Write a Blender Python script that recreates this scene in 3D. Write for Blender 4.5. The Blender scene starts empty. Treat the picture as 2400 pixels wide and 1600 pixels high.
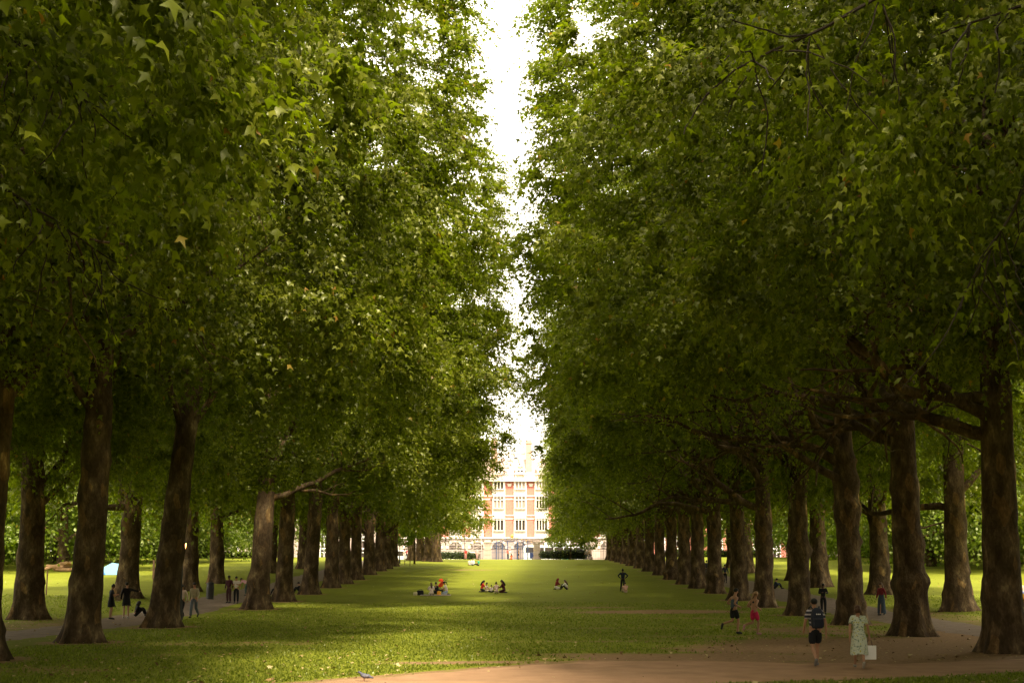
import bpy, math, random
import numpy as np
from mathutils import Vector, Matrix, noise as mnoise, Euler

# ------------------------------------------------------------------ camera, sky, sun, exposure
SC = bpy.context.scene
COL = SC.collection
R = math.radians
CAMZ = 3.1
PITCH = math.atan(490 / 3300)
YAW = math.atan(4 / 3300)
cam_d = bpy.data.cameras.new('camera'); cam = bpy.data.objects.new('camera', cam_d); COL.objects.link(cam)
cam_d.lens = 49.5; cam_d.sensor_width = 36; cam_d.clip_start = 0.1; cam_d.clip_end = 4000
cam.location = (0, 0, CAMZ); cam.rotation_euler = (R(90) + PITCH, 0, YAW)
SC.camera = cam
SUN_EL, SUN_AZ = R(54), R(17)          # the sun stands behind the camera, a little to the right
w = bpy.data.worlds.new('World'); SC.world = w; w.use_nodes = True
nt = w.node_tree; nt.nodes.clear()
sky = nt.nodes.new('ShaderNodeTexSky'); sky.sky_type = 'NISHITA'; sky.sun_disc = False
sky.sun_elevation = SUN_EL; sky.sun_rotation = R(180) - SUN_AZ; sky.dust_density = 3; sky.air_density = 1.0
b1 = nt.nodes.new('ShaderNodeBackground'); b1.inputs[1].default_value = 0.13
b2 = nt.nodes.new('ShaderNodeBackground'); b2.inputs[1].default_value = 1.3
tc = nt.nodes.new('ShaderNodeTexCoord'); nz = nt.nodes.new('ShaderNodeTexNoise'); nz.inputs['Scale'].default_value = 2.2; nz.inputs['Detail'].default_value = 6
cr = nt.nodes.new('ShaderNodeValToRGB'); cr.color_ramp.elements[0].position = .3; cr.color_ramp.elements[0].color = (.86, .74, .56, 1)
cr.color_ramp.elements[1].position = .7; cr.color_ramp.elements[1].color = (1.0, .90, .71, 1)
mx = nt.nodes.new('ShaderNodeMixShader'); mx.inputs[0].default_value = 0.80
out = nt.nodes.new('ShaderNodeOutputWorld')
L = nt.links.new
L(tc.outputs['Generated'], nz.inputs['Vector']); L(nz.outputs['Fac'], cr.inputs[0]); L(cr.outputs[0], b2.inputs[0])
L(sky.outputs[0], b1.inputs[0]); L(b1.outputs[0], mx.inputs[1]); L(b2.outputs[0], mx.inputs[2]); L(mx.outputs[0], out.inputs[0])
sd = bpy.data.lights.new('sun', 'SUN'); sun = bpy.data.objects.new('sun', sd); COL.objects.link(sun)
sd.energy = 3.0; sd.angle = R(10); sd.color = (1.0, .88, .68)
sdir = Vector((-math.sin(SUN_AZ) * math.cos(SUN_EL), math.cos(SUN_AZ) * math.cos(SUN_EL), -math.sin(SUN_EL)))
sun.rotation_euler = sdir.to_track_quat('-Z', 'Y').to_euler()
SC.view_settings.view_transform = 'Standard'; SC.view_settings.look = 'None'
SC.view_settings.exposure = 1.78; SC.view_settings.gamma = 1; SC.view_settings.use_curve_mapping = False
SC.render.engine = 'CYCLES'
cy = SC.cycles
cy.use_denoising = True; cy.max_bounces = 6; cy.diffuse_bounces = 5; cy.glossy_bounces = 2; cy.transmission_bounces = 4
cy.transparent_max_bounces = 4; cy.use_adaptive_sampling = True; cy.adaptive_threshold = 0.015
cy.sample_clamp_indirect = 6

# ------------------------------------------------------------------ terrain
TY = [-200, 30, 45, 60, 80, 95, 110, 130, 150, 165, 180, 210, 243, 252, 3000]
TD = [3.1, 3.1, 3.15, 3.3, 3.5, 3.4, 3.22, 3.0, 2.55, 2.28, 2.02, 1.6, 1.36, 2.0, 2.0]
_ys = np.arange(-200, 700, 1.0); _d = np.interp(_ys, TY, TD)
_k = np.exp(-0.5 * (np.arange(-15, 16) / 5.0) ** 2); _k /= _k.sum()
_d = np.convolve(np.pad(_d, 15, mode='edge'), _k, mode='valid')
def ss(t):
    t = np.clip(t, 0, 1); return t * t * (3 - 2 * t)
def ground(x, y):
    x = np.asarray(x, float); y = np.asarray(y, float)
    z = CAMZ - np.interp(y, _ys, _d)
    z = z + 0.5 * ss((np.abs(x) - 16) / 9) * ss((y - 55) / 35) * (1 - ss((y - 225) / 15))
    z = z + 0.03 * np.sin(x * .35 + 1) * np.sin(y * .21) * (np.abs(y) < 230)
    return z
def gz(x, y): return float(ground(x, y))
RM = cam.rotation_euler.to_matrix()
def at(px, py):                      # a spot on the ground seen at this place in the photograph (2352 px wide view)
    s = 2400 / 2352
    d = RM @ Vector(((px * s - 1200) / 3300, -(py * s - 800) / 3300, -1))
    d /= d.y
    for Y in np.arange(20, 420, .25):
        if CAMZ + d.z * Y < gz(d.x * Y, Y): return (d.x * Y, Y)
    return (d.x * 420, 420)
def atY(px, Y):
    s = 2400 / 2352
    return (px * s - 1204) / 3300 * Y * math.cos(PITCH) * 1.0, Y

# ------------------------------------------------------------------ materials
MATS = {}
def mat(name, col, rough=.8, noise=None, bump=0, spec=.3, metal=0, emit=None, bscale=None):
    if name in MATS: return MATS[name]
    m = bpy.data.materials.new(name); m.use_nodes = True; n = m.node_tree.nodes; l = m.node_tree.links.new
    p = n['Principled BSDF']; p.inputs['Roughness'].default_value = rough; p.inputs['Metallic'].default_value = metal
    p.inputs['Specular IOR Level'].default_value = spec
    p.inputs['Base Color'].default_value = (*col, 1)
    if noise:
        sc, amt = noise
        t = n.new('ShaderNodeTexCoord'); x = n.new('ShaderNodeTexNoise'); x.inputs['Scale'].default_value = sc; x.inputs['Detail'].default_value = 5
        r = n.new('ShaderNodeValToRGB')
        r.color_ramp.elements[0].position = .3; r.color_ramp.elements[1].position = .7
        r.color_ramp.elements[0].color = tuple(c * (1 - amt) for c in col) + (1,)
        r.color_ramp.elements[1].color = tuple(min(1, c * (1 + amt)) for c in col) + (1,)
        l(t.outputs['Object'], x.inputs['Vector']); l(x.outputs['Fac'], r.inputs[0]); l(r.outputs[0], p.inputs['Base Color'])
        if bump:
            b = n.new('ShaderNodeBump'); b.inputs['Strength'].default_value = bump
            b.inputs['Distance'].default_value = .05
            x2 = n.new('ShaderNodeTexNoise'); x2.inputs['Scale'].default_value = bscale or sc * 3; x2.inputs['Detail'].default_value = 6
            l(t.outputs['Object'], x2.inputs['Vector']); l(x2.outputs['Fac'], b.inputs['Height']); l(b.outputs[0], p.inputs['Normal'])
    if emit:
        p.inputs['Emission Color'].default_value = (*emit[0], 1); p.inputs['Emission Strength'].default_value = emit[1]
    MATS[name] = m; return m

def leaf_mat(name, dark, mid, light, trans=.42, yellow=.03):
    m = bpy.data.materials.new(name); m.use_nodes = True; n = m.node_tree.nodes; l = m.node_tree.links.new
    n.clear(); o = n.new('ShaderNodeOutputMaterial')
    a = n.new('ShaderNodeAttribute'); a.attribute_name = 'rnd'
    oi = n.new('ShaderNodeObjectInfo')
    r = n.new('ShaderNodeValToRGB'); e = r.color_ramp.elements
    e[0].position = 0; e[0].color = (*dark, 1); e[1].position = .5; e[1].color = (*mid, 1)
    q = e.new(.97 - yellow); q.color = (*light, 1); q = e.new(1 - yellow); q.color = (.30, .22, .03, 1); q = e.new(1.0); q.color = (.28, .12, .03, 1)
    l(a.outputs['Fac'], r.inputs[0])
    h = n.new('ShaderNodeHueSaturation'); mr = n.new('ShaderNodeMapRange'); mr.inputs[3].default_value = .8; mr.inputs[4].default_value = 1.15
    l(oi.outputs['Random'], mr.inputs[0]); l(mr.outputs[0], h.inputs['Value']); l(r.outputs[0], h.inputs['Color'])
    d = n.new('ShaderNodeBsdfDiffuse'); t = n.new('ShaderNodeBsdfTranslucent'); g = n.new('ShaderNodeBsdfGlossy')
    g.inputs['Roughness'].default_value = .38; g.inputs['Color'].default_value = (.65, .65, .42, 1)
    tm = n.new('ShaderNodeMixRGB'); tm.blend_type = 'MULTIPLY'; tm.inputs[0].default_value = 1; tm.inputs[2].default_value = (1.75, 2.15, .42, 1)
    l(h.outputs[0], d.inputs[0]); l(h.outputs[0], tm.inputs[1]); l(tm.outputs[0], t.inputs[0])
    s1 = n.new('ShaderNodeMixShader'); s1.inputs[0].default_value = trans
    s2 = n.new('ShaderNodeMixShader'); s2.inputs[0].default_value = .04
    l(d.outputs[0], s1.inputs[1]); l(t.outputs[0], s1.inputs[2]); l(s1.outputs[0], s2.inputs[1]); l(g.outputs[0], s2.inputs[2])
    l(s2.outputs[0], o.inputs[0])
    MATS[name] = m; return m
LEAF = leaf_mat('plane leaves', (.044, .056, .006), (.116, .134, .010), (.23, .24, .018))
LEAFB = leaf_mat('sunny tree leaves', (.055, .085, .010), (.100, .135, .014), (.150, .180, .020))
LEAFD = leaf_mat('hedge leaves', (.020, .035, .010), (.035, .055, .015), (.070, .090, .025), trans=.25)

def bark_mat():
    m = bpy.data.materials.new('plane bark'); m.use_nodes = True; n = m.node_tree.nodes; l = m.node_tree.links.new
    p = n['Principled BSDF']; p.inputs['Roughness'].default_value = .92; p.inputs['Specular IOR Level'].default_value = .15
    t = n.new('ShaderNodeTexCoord')
    mp = n.new('ShaderNodeMapping'); mp.inputs['Scale'].default_value = (1, 1, .45)
    l(t.outputs['Object'], mp.inputs[0])
    a = n.new('ShaderNodeTexNoise'); a.inputs['Scale'].default_value = 2.2; a.inputs['Detail'].default_value = 7; a.inputs['Roughness'].default_value = .65
    v = n.new('ShaderNodeTexVoronoi'); v.inputs['Scale'].default_value = 5.5; v.inputs['Randomness'].default_value = 1
    f = n.new('ShaderNodeTexNoise'); f.inputs['Scale'].default_value = 16; f.inputs['Detail'].default_value = 6
    for x in (a, v, f): l(mp.outputs[0], x.inputs['Vector'])
    r = n.new('ShaderNodeValToRGB'); e = r.color_ramp.elements
    e[0].position = .30; e[0].color = (.036, .023, .012, 1); e[1].position = .50; e[1].color = (.088, .058, .031, 1)
    q = e.new(.60); q.color = (.150, .105, .058, 1); q = e.new(.68); q.color = (.28, .21, .11, 1)
    l(a.outputs['Fac'], r.inputs[0])
    mxx = n.new('ShaderNodeMixRGB'); mxx.blend_type = 'MULTIPLY'; mxx.inputs[0].default_value = .6
    r2 = n.new('ShaderNodeValToRGB'); r2.color_ramp.elements[0].color = (.55, .5, .45, 1); r2.color_ramp.elements[0].position = .35; r2.color_ramp.elements[1].position = .65
    l(f.outputs['Fac'], r2.inputs[0]); l(r.outputs[0], mxx.inputs[1]); l(r2.outputs[0], mxx.inputs[2]); l(mxx.outputs[0], p.inputs['Base Color'])
    vc = n.new('ShaderNodeTexVoronoi'); vc.inputs['Scale'].default_value = 3.4; l(mp.outputs[0], vc.inputs['Vector'])
    sx = n.new('ShaderNodeSeparateColor'); l(vc.outputs['Color'], sx.inputs[0])
    r3 = n.new('ShaderNodeValToRGB'); r3.color_ramp.interpolation = 'CONSTANT'; r3.color_ramp.elements[0].color = (1, 1, 1, 1); r3.color_ramp.elements[1].position = .93; r3.color_ramp.elements[1].color = (2.0, 1.8, 1.35, 1)
    q3 = r3.color_ramp.elements.new(.55); q3.color = (1.28, 1.24, 1.15, 1); q3 = r3.color_ramp.elements.new(.75); q3.color = (.75, .74, .72, 1)
    l(sx.outputs[0], r3.inputs[0]); m3 = n.new('ShaderNodeMixRGB'); m3.blend_type = 'MULTIPLY'; m3.inputs[0].default_value = .8
    l(mxx.outputs[0], m3.inputs[1]); l(r3.outputs[0], m3.inputs[2]); l(m3.outputs[0], p.inputs['Base Color'])
    ad = n.new('ShaderNodeMath'); ad.operation = 'ADD'
    ml = n.new('ShaderNodeMath'); ml.operation = 'MULTIPLY'; ml.inputs[1].default_value = .5
    l(v.outputs['Distance'], ml.inputs[0]); l(ml.outputs[0], ad.inputs[0]); l(f.outputs['Fac'], ad.inputs[1])
    b = n.new('ShaderNodeBump'); b.inputs['Strength'].default_value = .9; b.inputs['Distance'].default_value = .06
    l(ad.outputs[0], b.inputs['Height']); l(b.outputs[0], p.inputs['Normal'])
    MATS['bark'] = m; return m
BARK = bark_mat()

def ground_mat():
    m = bpy.data.materials.new('lawn'); m.use_nodes = True; n = m.node_tree.nodes; l = m.node_tree.links.new
    p = n['Principled BSDF']; p.inputs['Roughness'].default_value = .95; p.inputs['Specular IOR Level'].default_value = .1
    t = n.new('ShaderNodeTexCoord')
    def nzz(s, d=5, ro=.6, vec=None):
        x = n.new('ShaderNodeTexNoise'); x.inputs['Scale'].default_value = s; x.inputs['Detail'].default_value = d; x.inputs['Roughness'].default_value = ro
        l((vec or t).outputs[0 if vec else 'Object'], x.inputs['Vector']); return x
    big = nzz(.09); mid = nzz(.9, 6); fine = nzz(9, 6, .75)
    r = n.new('ShaderNodeValToRGB'); e = r.color_ramp.elements
    e[0].position = .30; e[0].color = (.095, .105, .010, 1); e[1].position = .72; e[1].color = (.25, .26, .03, 1)
    q = e.new(.5); q.color = (.165, .185, .016, 1)
    mmx = n.new('ShaderNodeMath'); mmx.operation = 'MULTIPLY_ADD'; mmx.inputs[1].default_value = .45; mmx.inputs[2].default_value = 0
    m2 = n.new('ShaderNodeMath'); m2.operation = 'MULTIPLY_ADD'; m2.inputs[1].default_value = .25
    m3 = n.new('ShaderNodeMath'); m3.operation = 'MULTIPLY_ADD'; m3.inputs[1].default_value = .30
    l(fine.outputs['Fac'], mmx.inputs[0]); l(mid.outputs['Fac'], m2.inputs[0]); l(mmx.outputs[0], m2.inputs[2])
    l(big.outputs['Fac'], m3.inputs[0]); l(m2.outputs[0], m3.inputs[2]); l(m3.outputs[0], r.inputs[0])
    dr = n.new('ShaderNodeValToRGB'); dr.color_ramp.elements[0].position = .35; dr.color_ramp.elements[0].color = (.19, .115, .052, 1)
    dr.color_ramp.elements[1].position = .7; dr.color_ramp.elements[1].color = (.34, .215, .115, 1)
    l(fine.outputs['Fac'], dr.inputs[0])
    a = n.new('ShaderNodeAttribute'); a.attribute_name = 'dirt'
    su = n.new('ShaderNodeMath'); su.operation = 'ADD'; sb = n.new('ShaderNodeMath'); sb.operation = 'MULTIPLY_ADD'; sb.inputs[1].default_value = 1.3; sb.inputs[2].default_value = -.65
    l(mid.outputs['Fac'], sb.inputs[0]); l(a.outputs['Fac'], su.inputs[0]); l(sb.outputs[0], su.inputs[1])
    mr = n.new('ShaderNodeMapRange'); mr.inputs[1].default_value = .35; mr.inputs[2].default_value = .75; l(su.outputs[0], mr.inputs[0])
    mxx = n.new('ShaderNodeMixRGB'); l(mr.outputs[0], mxx.inputs[0]); l(r.outputs[0], mxx.inputs[1]); l(dr.outputs[0], mxx.inputs[2]); l(mxx.outputs[0], p.inputs['Base Color'])
    b = n.new('ShaderNodeBump'); b.inputs['Strength'].default_value = .6; b.inputs['Distance'].default_value = .05
    l(fine.outputs['Fac'], b.inputs['Height']); l(b.outputs[0], p.inputs['Normal'])
    return m
LAWN = ground_mat()
SAND = mat('sandy path', (.34, .205, .115), .95, (1.1, .16), .5, .1, bscale=30)
TARMAC = mat('tarmac path', (.20, .150, .110), .9, (2.5, .2), .4, .15, bscale=40)
ROAD = mat('road', (.06, .06, .06), .9, (2, .2), .2)

# ------------------------------------------------------------------ helpers
def tag(o, label=None, cat=None, group=None, kind=None):
    if label: o['label'] = label
    if cat: o['category'] = cat
    if group: o['group'] = group
    if kind: o['kind'] = kind
    return o
def empty(name, loc, rz=0, label=None, cat=None, group=None):
    o = bpy.data.objects.new(name, None); COL.objects.link(o); o.location = loc; o.rotation_euler = (0, 0, rz); o.empty_display_size = .2
    return tag(o, label, cat, group)
def link(name, me, parent=None, loc=(0, 0, 0), m=None, rot=None, smooth=False):
    o = bpy.data.objects.new(name, me); COL.objects.link(o); o.location = loc
    if rot: o.rotation_euler = rot
    if parent: o.parent = parent
    if m and not me.materials: me.materials.append(m)
    if smooth: me.polygons.foreach_set('use_smooth', [True] * len(me.polygons))
    return o
class MB:
    def __init__(s): s.v = []; s.f = []
    def add(s, v, f):
        k = len(s.v); s.v += [tuple(q) for q in v]; s.f += [tuple(i + k for i in g) for g in f]; return s
    def box(s, c, d, rz=0, taper=1, bev=0):
        hx, hy, hz = d[0] / 2, d[1] / 2, d[2] / 2; v = []
        for z, t in ((-hz, 1), (hz, taper)):
            for x, y in ((-hx, -hy), (hx, -hy), (hx, hy), (-hx, hy)):
                x1, y1 = x * t, y * t
                v.append((c[0] + x1 * math.cos(rz) - y1 * math.sin(rz), c[1] + x1 * math.sin(rz) + y1 * math.cos(rz), c[2] + z))
        return s.add(v, [(3, 2, 1, 0), (4, 5, 6, 7), (0, 1, 5, 4), (1, 2, 6, 5), (2, 3, 7, 6), (3, 0, 4, 7)])
    def tube(s, pts, rad, n=6, closed=True):
        pts = [Vector(p) for p in pts]; N = len(pts)
        if not hasattr(rad, '__len__'): rad = [rad] * N
        v = []; u = None
        for i, p in enumerate(pts):
            t = (pts[min(i + 1, N - 1)] - pts[max(i - 1, 0)]).normalized()
            if u is None:
                u = t.orthogonal().normalized()
            u = (u - t * u.dot(t)).normalized(); wv = t.cross(u)
            for k in range(n):
                a = 2 * math.pi * k / n; v.append(p + (u * math.cos(a) + wv * math.sin(a)) * rad[i])
        f = [(i * n + k, i * n + (k + 1) % n, (i + 1) * n + (k + 1) % n, (i + 1) * n + k) for i in range(N - 1) for k in range(n)]
        if closed: f += [tuple(range(n))[::-1], tuple((N - 1) * n + k for k in range(n))]
        return s.add(v, f)
    def ell(s, c, r, nu=10, nv=7):
        v = []; f = []
        for j in range(nv + 1):
            th = math.pi * j / nv
            for i in range(nu):
                a = 2 * math.pi * i / nu; v.append((c[0] + r[0] * math.sin(th) * math.cos(a), c[1] + r[1] * math.sin(th) * math.sin(a), c[2] + r[2] * math.cos(th)))
        for j in range(nv):
            for i in range(nu): f.append((j * nu + i, (j + 1) * nu + i, (j + 1) * nu + (i + 1) % nu, j * nu + (i + 1) % nu))
        return s.add(v, f)
    def mesh(s, name='mesh'):
        me = bpy.data.meshes.new(name); me.from_pydata(s.v, [], s.f); me.update(); return me
    def build(s, name, m, parent=None, loc=(0, 0, 0), smooth=False, rot=None):
        me = s.mesh(name); me.materials.append(m)
        return link(name, me, parent, loc, rot=rot, smooth=smooth)
def np_mesh(name, verts, faces, m, rnd=None, aname='rnd'):
    """verts (N,3), faces (M,k) all the same size"""
    me = bpy.data.meshes.new(name); verts = np.asarray(verts, np.float32); faces = np.asarray(faces, np.int32); k = faces.shape[1]
    me.vertices.add(len(verts)); me.vertices.foreach_set('co', verts.ravel())
    me.loops.add(faces.size); me.loops.foreach_set('vertex_index', faces.ravel())
    me.polygons.add(len(faces)); me.polygons.foreach_set('loop_start', np.arange(0, faces.size, k, dtype=np.int32))
    try: me.polygons.foreach_set('loop_total', np.full(len(faces), k, np.int32))
    except Exception: pass
    if rnd is not None:
        a = me.attributes.new(aname, 'FLOAT', 'POINT'); a.data.foreach_set('value', np.asarray(rnd, np.float32))
    me.materials.append(m); me.update(calc_edges=True)
    return me
def copy_tree(o, parent=None):
    c = o.copy(); COL.objects.link(c); c.parent = parent
    for ch in list(o.children): copy_tree(ch, c)
    return c
KIDS = {}

# ------------------------------------------------------------------ ground sheets
def path_front(x):      # far and near edge of the sandy path crossing the foreground
    pts = [(-60, 25), (-10, 31.5), (-5.5, 34.4), (-2.6, 37.1), (0, 39.4), (2.2, 41.6), (5, 42.0), (8, 41.2), (11, 41.0), (14, 42.2), (22, 46), (40, 51), (70, 58)]
    far = np.interp(x, [p[0] for p in pts], [p[1] for p in pts])
    near = np.interp(x, [-60, -10, 0, 4.9, 7.8, 11, 13.8, 25, 70], [18, 24, 31, 34.2, 35.4, 36.8, 38.4, 42, 51])
    return far, near
DIRT = [(8.6, 82, 6.0, 3.0, .95), (4.5, 88, 4, 1.5, .6), (6, 43, 6, 2.6, .95), (12, 43, 6, 3.5, 1.0), (9, 74, 3, 1.2, .5), (14, 49, 9, 7, 1.0), (20, 55, 8, 9, .9), (9, 47, 5, 3.5, .9), (12.5, 60, 4, 6, .7), (-1, 40.8, 4, .8, .75), (3, 44.2, 4, 1.0, .7), (8, 55, 5, 1.3, .55), (3, 52, 5, .9, .5),
        (11, 67, 3.5, 4, .5), (-11, 44, 3, 1.2, .4), (-10, 50, 5, 2, .45), (-8, 63, 3, 1.0, .4), (-5, 168, 5, 3.5, .55), (5, 62, 6, 1.0, .45), (-14, 38, 5, 2, .5), (20, 70, 4, 20, .55), (-21, 62, 4, 12, .6)]
TREES_XY = []
def dirtf(x, y):
    d = np.zeros_like(x)
    for cx, cy_, rx, ry, s in DIRT:
        q = ((x - cx) / rx) ** 2 + ((y - cy_) / ry) ** 2
        d = np.maximum(d, s * (1 - ss((np.sqrt(q) - .4) / .9)))
    for cx, cy_ in TREES_XY:
        q = np.sqrt((x - cx) ** 2 + (y - cy_) ** 2); d = np.maximum(d, .75 * (1 - ss((q - 1.0) / 1.6)))
    f, nr = path_front(x)
    d = np.maximum(d, .9 * (1 - ss(np.abs(y - f) / .9)))
    d = np.maximum(d, .62 * (1 - ss(np.abs(y - nr) / .7)))
    return d
LROW = [(-1, 30, 0), (0, 41.6, 0), (205, 51.4, 1), (385, 63, 1), (600, 86.4, 1), (660, 96, 1), (718, 108.5, 1), (765, 121, 1), (795, 130, 1), (823, 140, 1), (850, 152, 1), (872, 164, 1), (889, 173, 1), (903, 183, 1)]
RROW = [45.3, 55.7, 66, 77.7, 88.7, 98.3, 110, 120, 129.5, 140, 151, 163, 175, 186, 197, 207, 218, 229]
LROWY = [y for _, y, _ in LROW]
for y in LROWY: TREES_XY.append((-15.5, y))
for y in RROW: TREES_XY.append((15.5, y))

def sheet(name, xs, ys, m, dz=0, attr=True, kind='structure', zf=None):
    X, Y = np.meshgrid(xs, ys); Z = ground(X, Y) + dz
    v = np.stack([X, Y, Z], -1).reshape(-1, 3); nx, ny = len(xs), len(ys)
    i = (np.arange(ny - 1)[:, None] * nx + np.arange(nx - 1)[None, :]).ravel()
    f = np.stack([i, i + 1, i + nx + 1, i + nx], -1)
    me = np_mesh(name, v, f, m, dirtf(X, Y).ravel() if attr else None, 'dirt')
    me.polygons.foreach_set('use_smooth', [True] * len(me.polygons))
    return tag(link(name, me), kind=kind)
gx = np.unique(np.concatenate([np.arange(-1500, -60, 60.), np.arange(-60, -26, 2.), np.arange(-26, 26, .4), np.arange(26, 60, 2.), np.arange(60, 1501, 60.)]))
gy = np.unique(np.concatenate([np.arange(-600, 20, 20.), np.arange(20, 100, .4), np.arange(100, 260, 1.5), np.arange(260, 700, 20.), np.arange(700, 3000, 150.)]))
sheet('ground', gx, gy, LAWN)
rs = np.random.RandomState(3)
def nz1(x, s, seed=0): return np.array([mnoise.noise(Vector((q * s, seed, .3))) for q in np.atleast_1d(x)])
def strip(name, cx, a, b, m, dz=.02, along='x'):
    """strip between curves a and b (arrays) over cx; ragged edges"""
    K = 12; a = a + nz1(cx, .9, 1) * .35 + nz1(cx, 4, 5) * .12; b = b + nz1(cx, .9, 7) * .35 + nz1(cx, 4, 9) * .12
    v = []
    for t in np.linspace(0, 1, K):
        o = a * (1 - t) + b * t
        X, Y = (cx, o) if along == 'x' else (o, cx)
        e = dz if 0 < t < 1 else -.01
        v.append(np.stack([X, Y, ground(X, Y) + e], -1))
    v = np.concatenate(v); n = len(cx)
    i = (np.arange(K - 1)[:, None] * n + np.arange(n - 1)[None, :]).ravel()
    f = np.stack([i, i + 1, i + n + 1, i + n], -1)
    if along == 'y': f = f[:, ::-1]
    me = np_mesh(name, v, f, m); me.polygons.foreach_set('use_smooth', [True] * len(me.polygons))
    return tag(link(name, me), kind='structure')
cx = np.arange(-40, 60, .25); fa, ne = path_front(cx)
strip('path', cx, ne, fa, SAND)
cyy = np.concatenate([np.arange(38, 120, .4), np.arange(120, 232, 1.2)])
lc = np.interp(cyy, [38, 50, 64, 90, 130, 232], [-23.5, -20.3, -18.6, -19.2, -19.6, -19.8])
strip('footpath', cyy, lc - 1.7, lc + 1.6, TARMAC, .025, 'y')
rc = np.interp(cyy, [38, 50, 61, 90, 130, 232], [24.0, 20.5, 18.9, 19.3, 19.6, 19.8])
strip('footpath', cyy, rc - 1.6, rc + 1.7, TARMAC, .025, 'y')
# ------------------------------------------------------------------ plane trees
def leaf_quads(P, D, N, size, kind=3):
    """P root points, D tip directions, N normals (n,3), size (n,) -> verts, tri faces. kind 3 = three lobes, 5 = five lobes"""
    S = np.cross(D, N)
    if kind == 5:
        ol = [(0, 0, 0), (-.30, .02, -.04), (-.22, .20, 0), (-.56, .38, -.10), (-.20, .48, 0), (0, 1.0, -.12), (.20, .48, 0), (.56, .38, -.10), (.22, .20, 0), (.30, .02, -.04), (0, .34, .05)]
        tr = [(10, i, i + 1) for i in range(0, 9)] + [(10, 9, 0)]
    elif kind == 3:
        ol = [(0, 0, 0), (-.52, .30, -.14), (-.17, .46, .02), (0, 1.0, -.10), (.17, .46, .02), (.52, .30, -.14)]
        tr = [(0, 2, 1), (0, 4, 2), (2, 4, 3), (0, 5, 4)]
    else:
        ol = [(0, 0, 0), (-.42, .45, -.10), (0, 1, 0), (.42, .45, -.10)]
        tr = [(0, 2, 1), (0, 3, 2)]
    n = len(P); k = len(ol); ol = np.array(ol)
    V = (P[:, None, :] + size[:, None, None] * (ol[None, :, 0:1] * S[:, None, :] + ol[None, :, 1:2] * D[:, None, :] + ol[None, :, 2:3] * N[:, None, :])).reshape(-1, 3)
    F = (np.arange(n)[:, None, None] * k + np.array(tr)[None]).reshape(-1, 3)
    return V, F, k
def norm(a): return a / np.maximum(np.linalg.norm(a, axis=-1, keepdims=True), 1e-6)

def crown_mesh(name, seed, rin, rout, ry, hz, nclump, ntwig, nleaf, lsize, kind=3, profile=None, droop=1.0, clump=1.0, m=None):
    """crown around the trunk axis; +x is the avenue side (reach rin), -x reach rout; height hz from z=0 (bottom) up"""
    r = np.random.RandomState(seed)
    pt, pr = zip(*(profile or [(0, .80), (.08, .95), (.25, 1), (.5, 1), (.7, .98), (.85, .88), (.95, .62), (1, .2)]))
    off = r.rand(3) * 50
    C = []; O = []
    while len(C) < nclump:
        t = r.rand() ** .95; a = r.rand() * 2 * math.pi
        base = np.interp(t, pt, pr)
        ca, sa = math.cos(a), math.sin(a)
        rx = rin if ca > 0 else rout
        lob = 1 + (.30 if ca > .3 else .42) * mnoise.noise(Vector((ca * 2.2 + off[0], sa * 2.2 + off[1], t * 5 + off[2])))
        dens = mnoise.noise(Vector((ca * 3.1 + off[1], sa * 3.1, t * 7 + off[2])))
        if dens < -.18: continue
        q = 1 - .42 * r.rand() ** 2.2
        if r.rand() < .14: q *= .6
        rad = base * lob * q
        if ca > .4: rad = min(rad, 1.03 + .16 * mnoise.noise(Vector((off[0], sa * 2.5, t * 6 + off[1]))) - .03 * r.rand())
        z = t * hz
        x, y = ca * rx * rad, sa * ry * rad
        ed = min(1, rad)
        z -= droop * 2.2 * ed ** 3 * (1 - t) * (1 if r.rand() < .5 else .5)
        if t < .12 and rad < .35: continue
        C.append((x, y, z)); O.append((ca * .9, sa * .9, (t - .45) * 1.3))
    C = np.array(C); O = norm(np.array(O)); n = len(C)
    cs = clump * (0.75 + .6 * r.rand(n))
    # twigs
    TD_ = norm(O[:, None, :] * np.array([.85, .85, .5]) + norm(r.randn(n, ntwig, 3)) * np.array([1, 1, .45]) + np.array([0, 0, .05]))
    TL = cs[:, None] * (.8 + .9 * r.rand(n, ntwig))
    s = (np.arange(nleaf) + .5) / nleaf
    s = s[None, None, :] * (.9 + .2 * r.rand(n, ntwig, 1))
    P = C[:, None, None, :] + TD_[:, :, None, :] * (TL[:, :, None] * s)[..., None]
    P[..., 2] -= (TL[:, :, None] * s) ** 2 * .32 * droop
    P = P + r.randn(*P.shape) * .06 * clump
    D = norm(TD_[:, :, None, :] * .6 + norm(r.randn(*P.shape)) * .75 + np.array([0, 0, -.55]))
    U = norm(np.array([0, 0, .75]) + O[:, None, None, :] * .6 + norm(r.randn(n, 1, 1, 3)) * .35 + norm(r.randn(*P.shape)) * .52)
    P = P.reshape(-1, 3); D = D.reshape(-1, 3); U = U.reshape(-1, 3)
    N = norm(U - D * (U * D).sum(-1, keepdims=True))
    sz = lsize * (.65 + .7 * r.rand(len(P)))
    V, F, k = leaf_quads(P, D, N, sz, kind)
    cl = np.repeat(r.rand(n), ntwig * nleaf); rn = np.clip(.55 * r.rand(len(P)) + .35 * cl + .05, 0, .965)
    o = r.rand(len(P)) < .005; rn[o] = .97 + .03 * r.rand(o.sum())
    return np_mesh(name, V, F, m or LEAF, np.repeat(rn, k))

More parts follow.
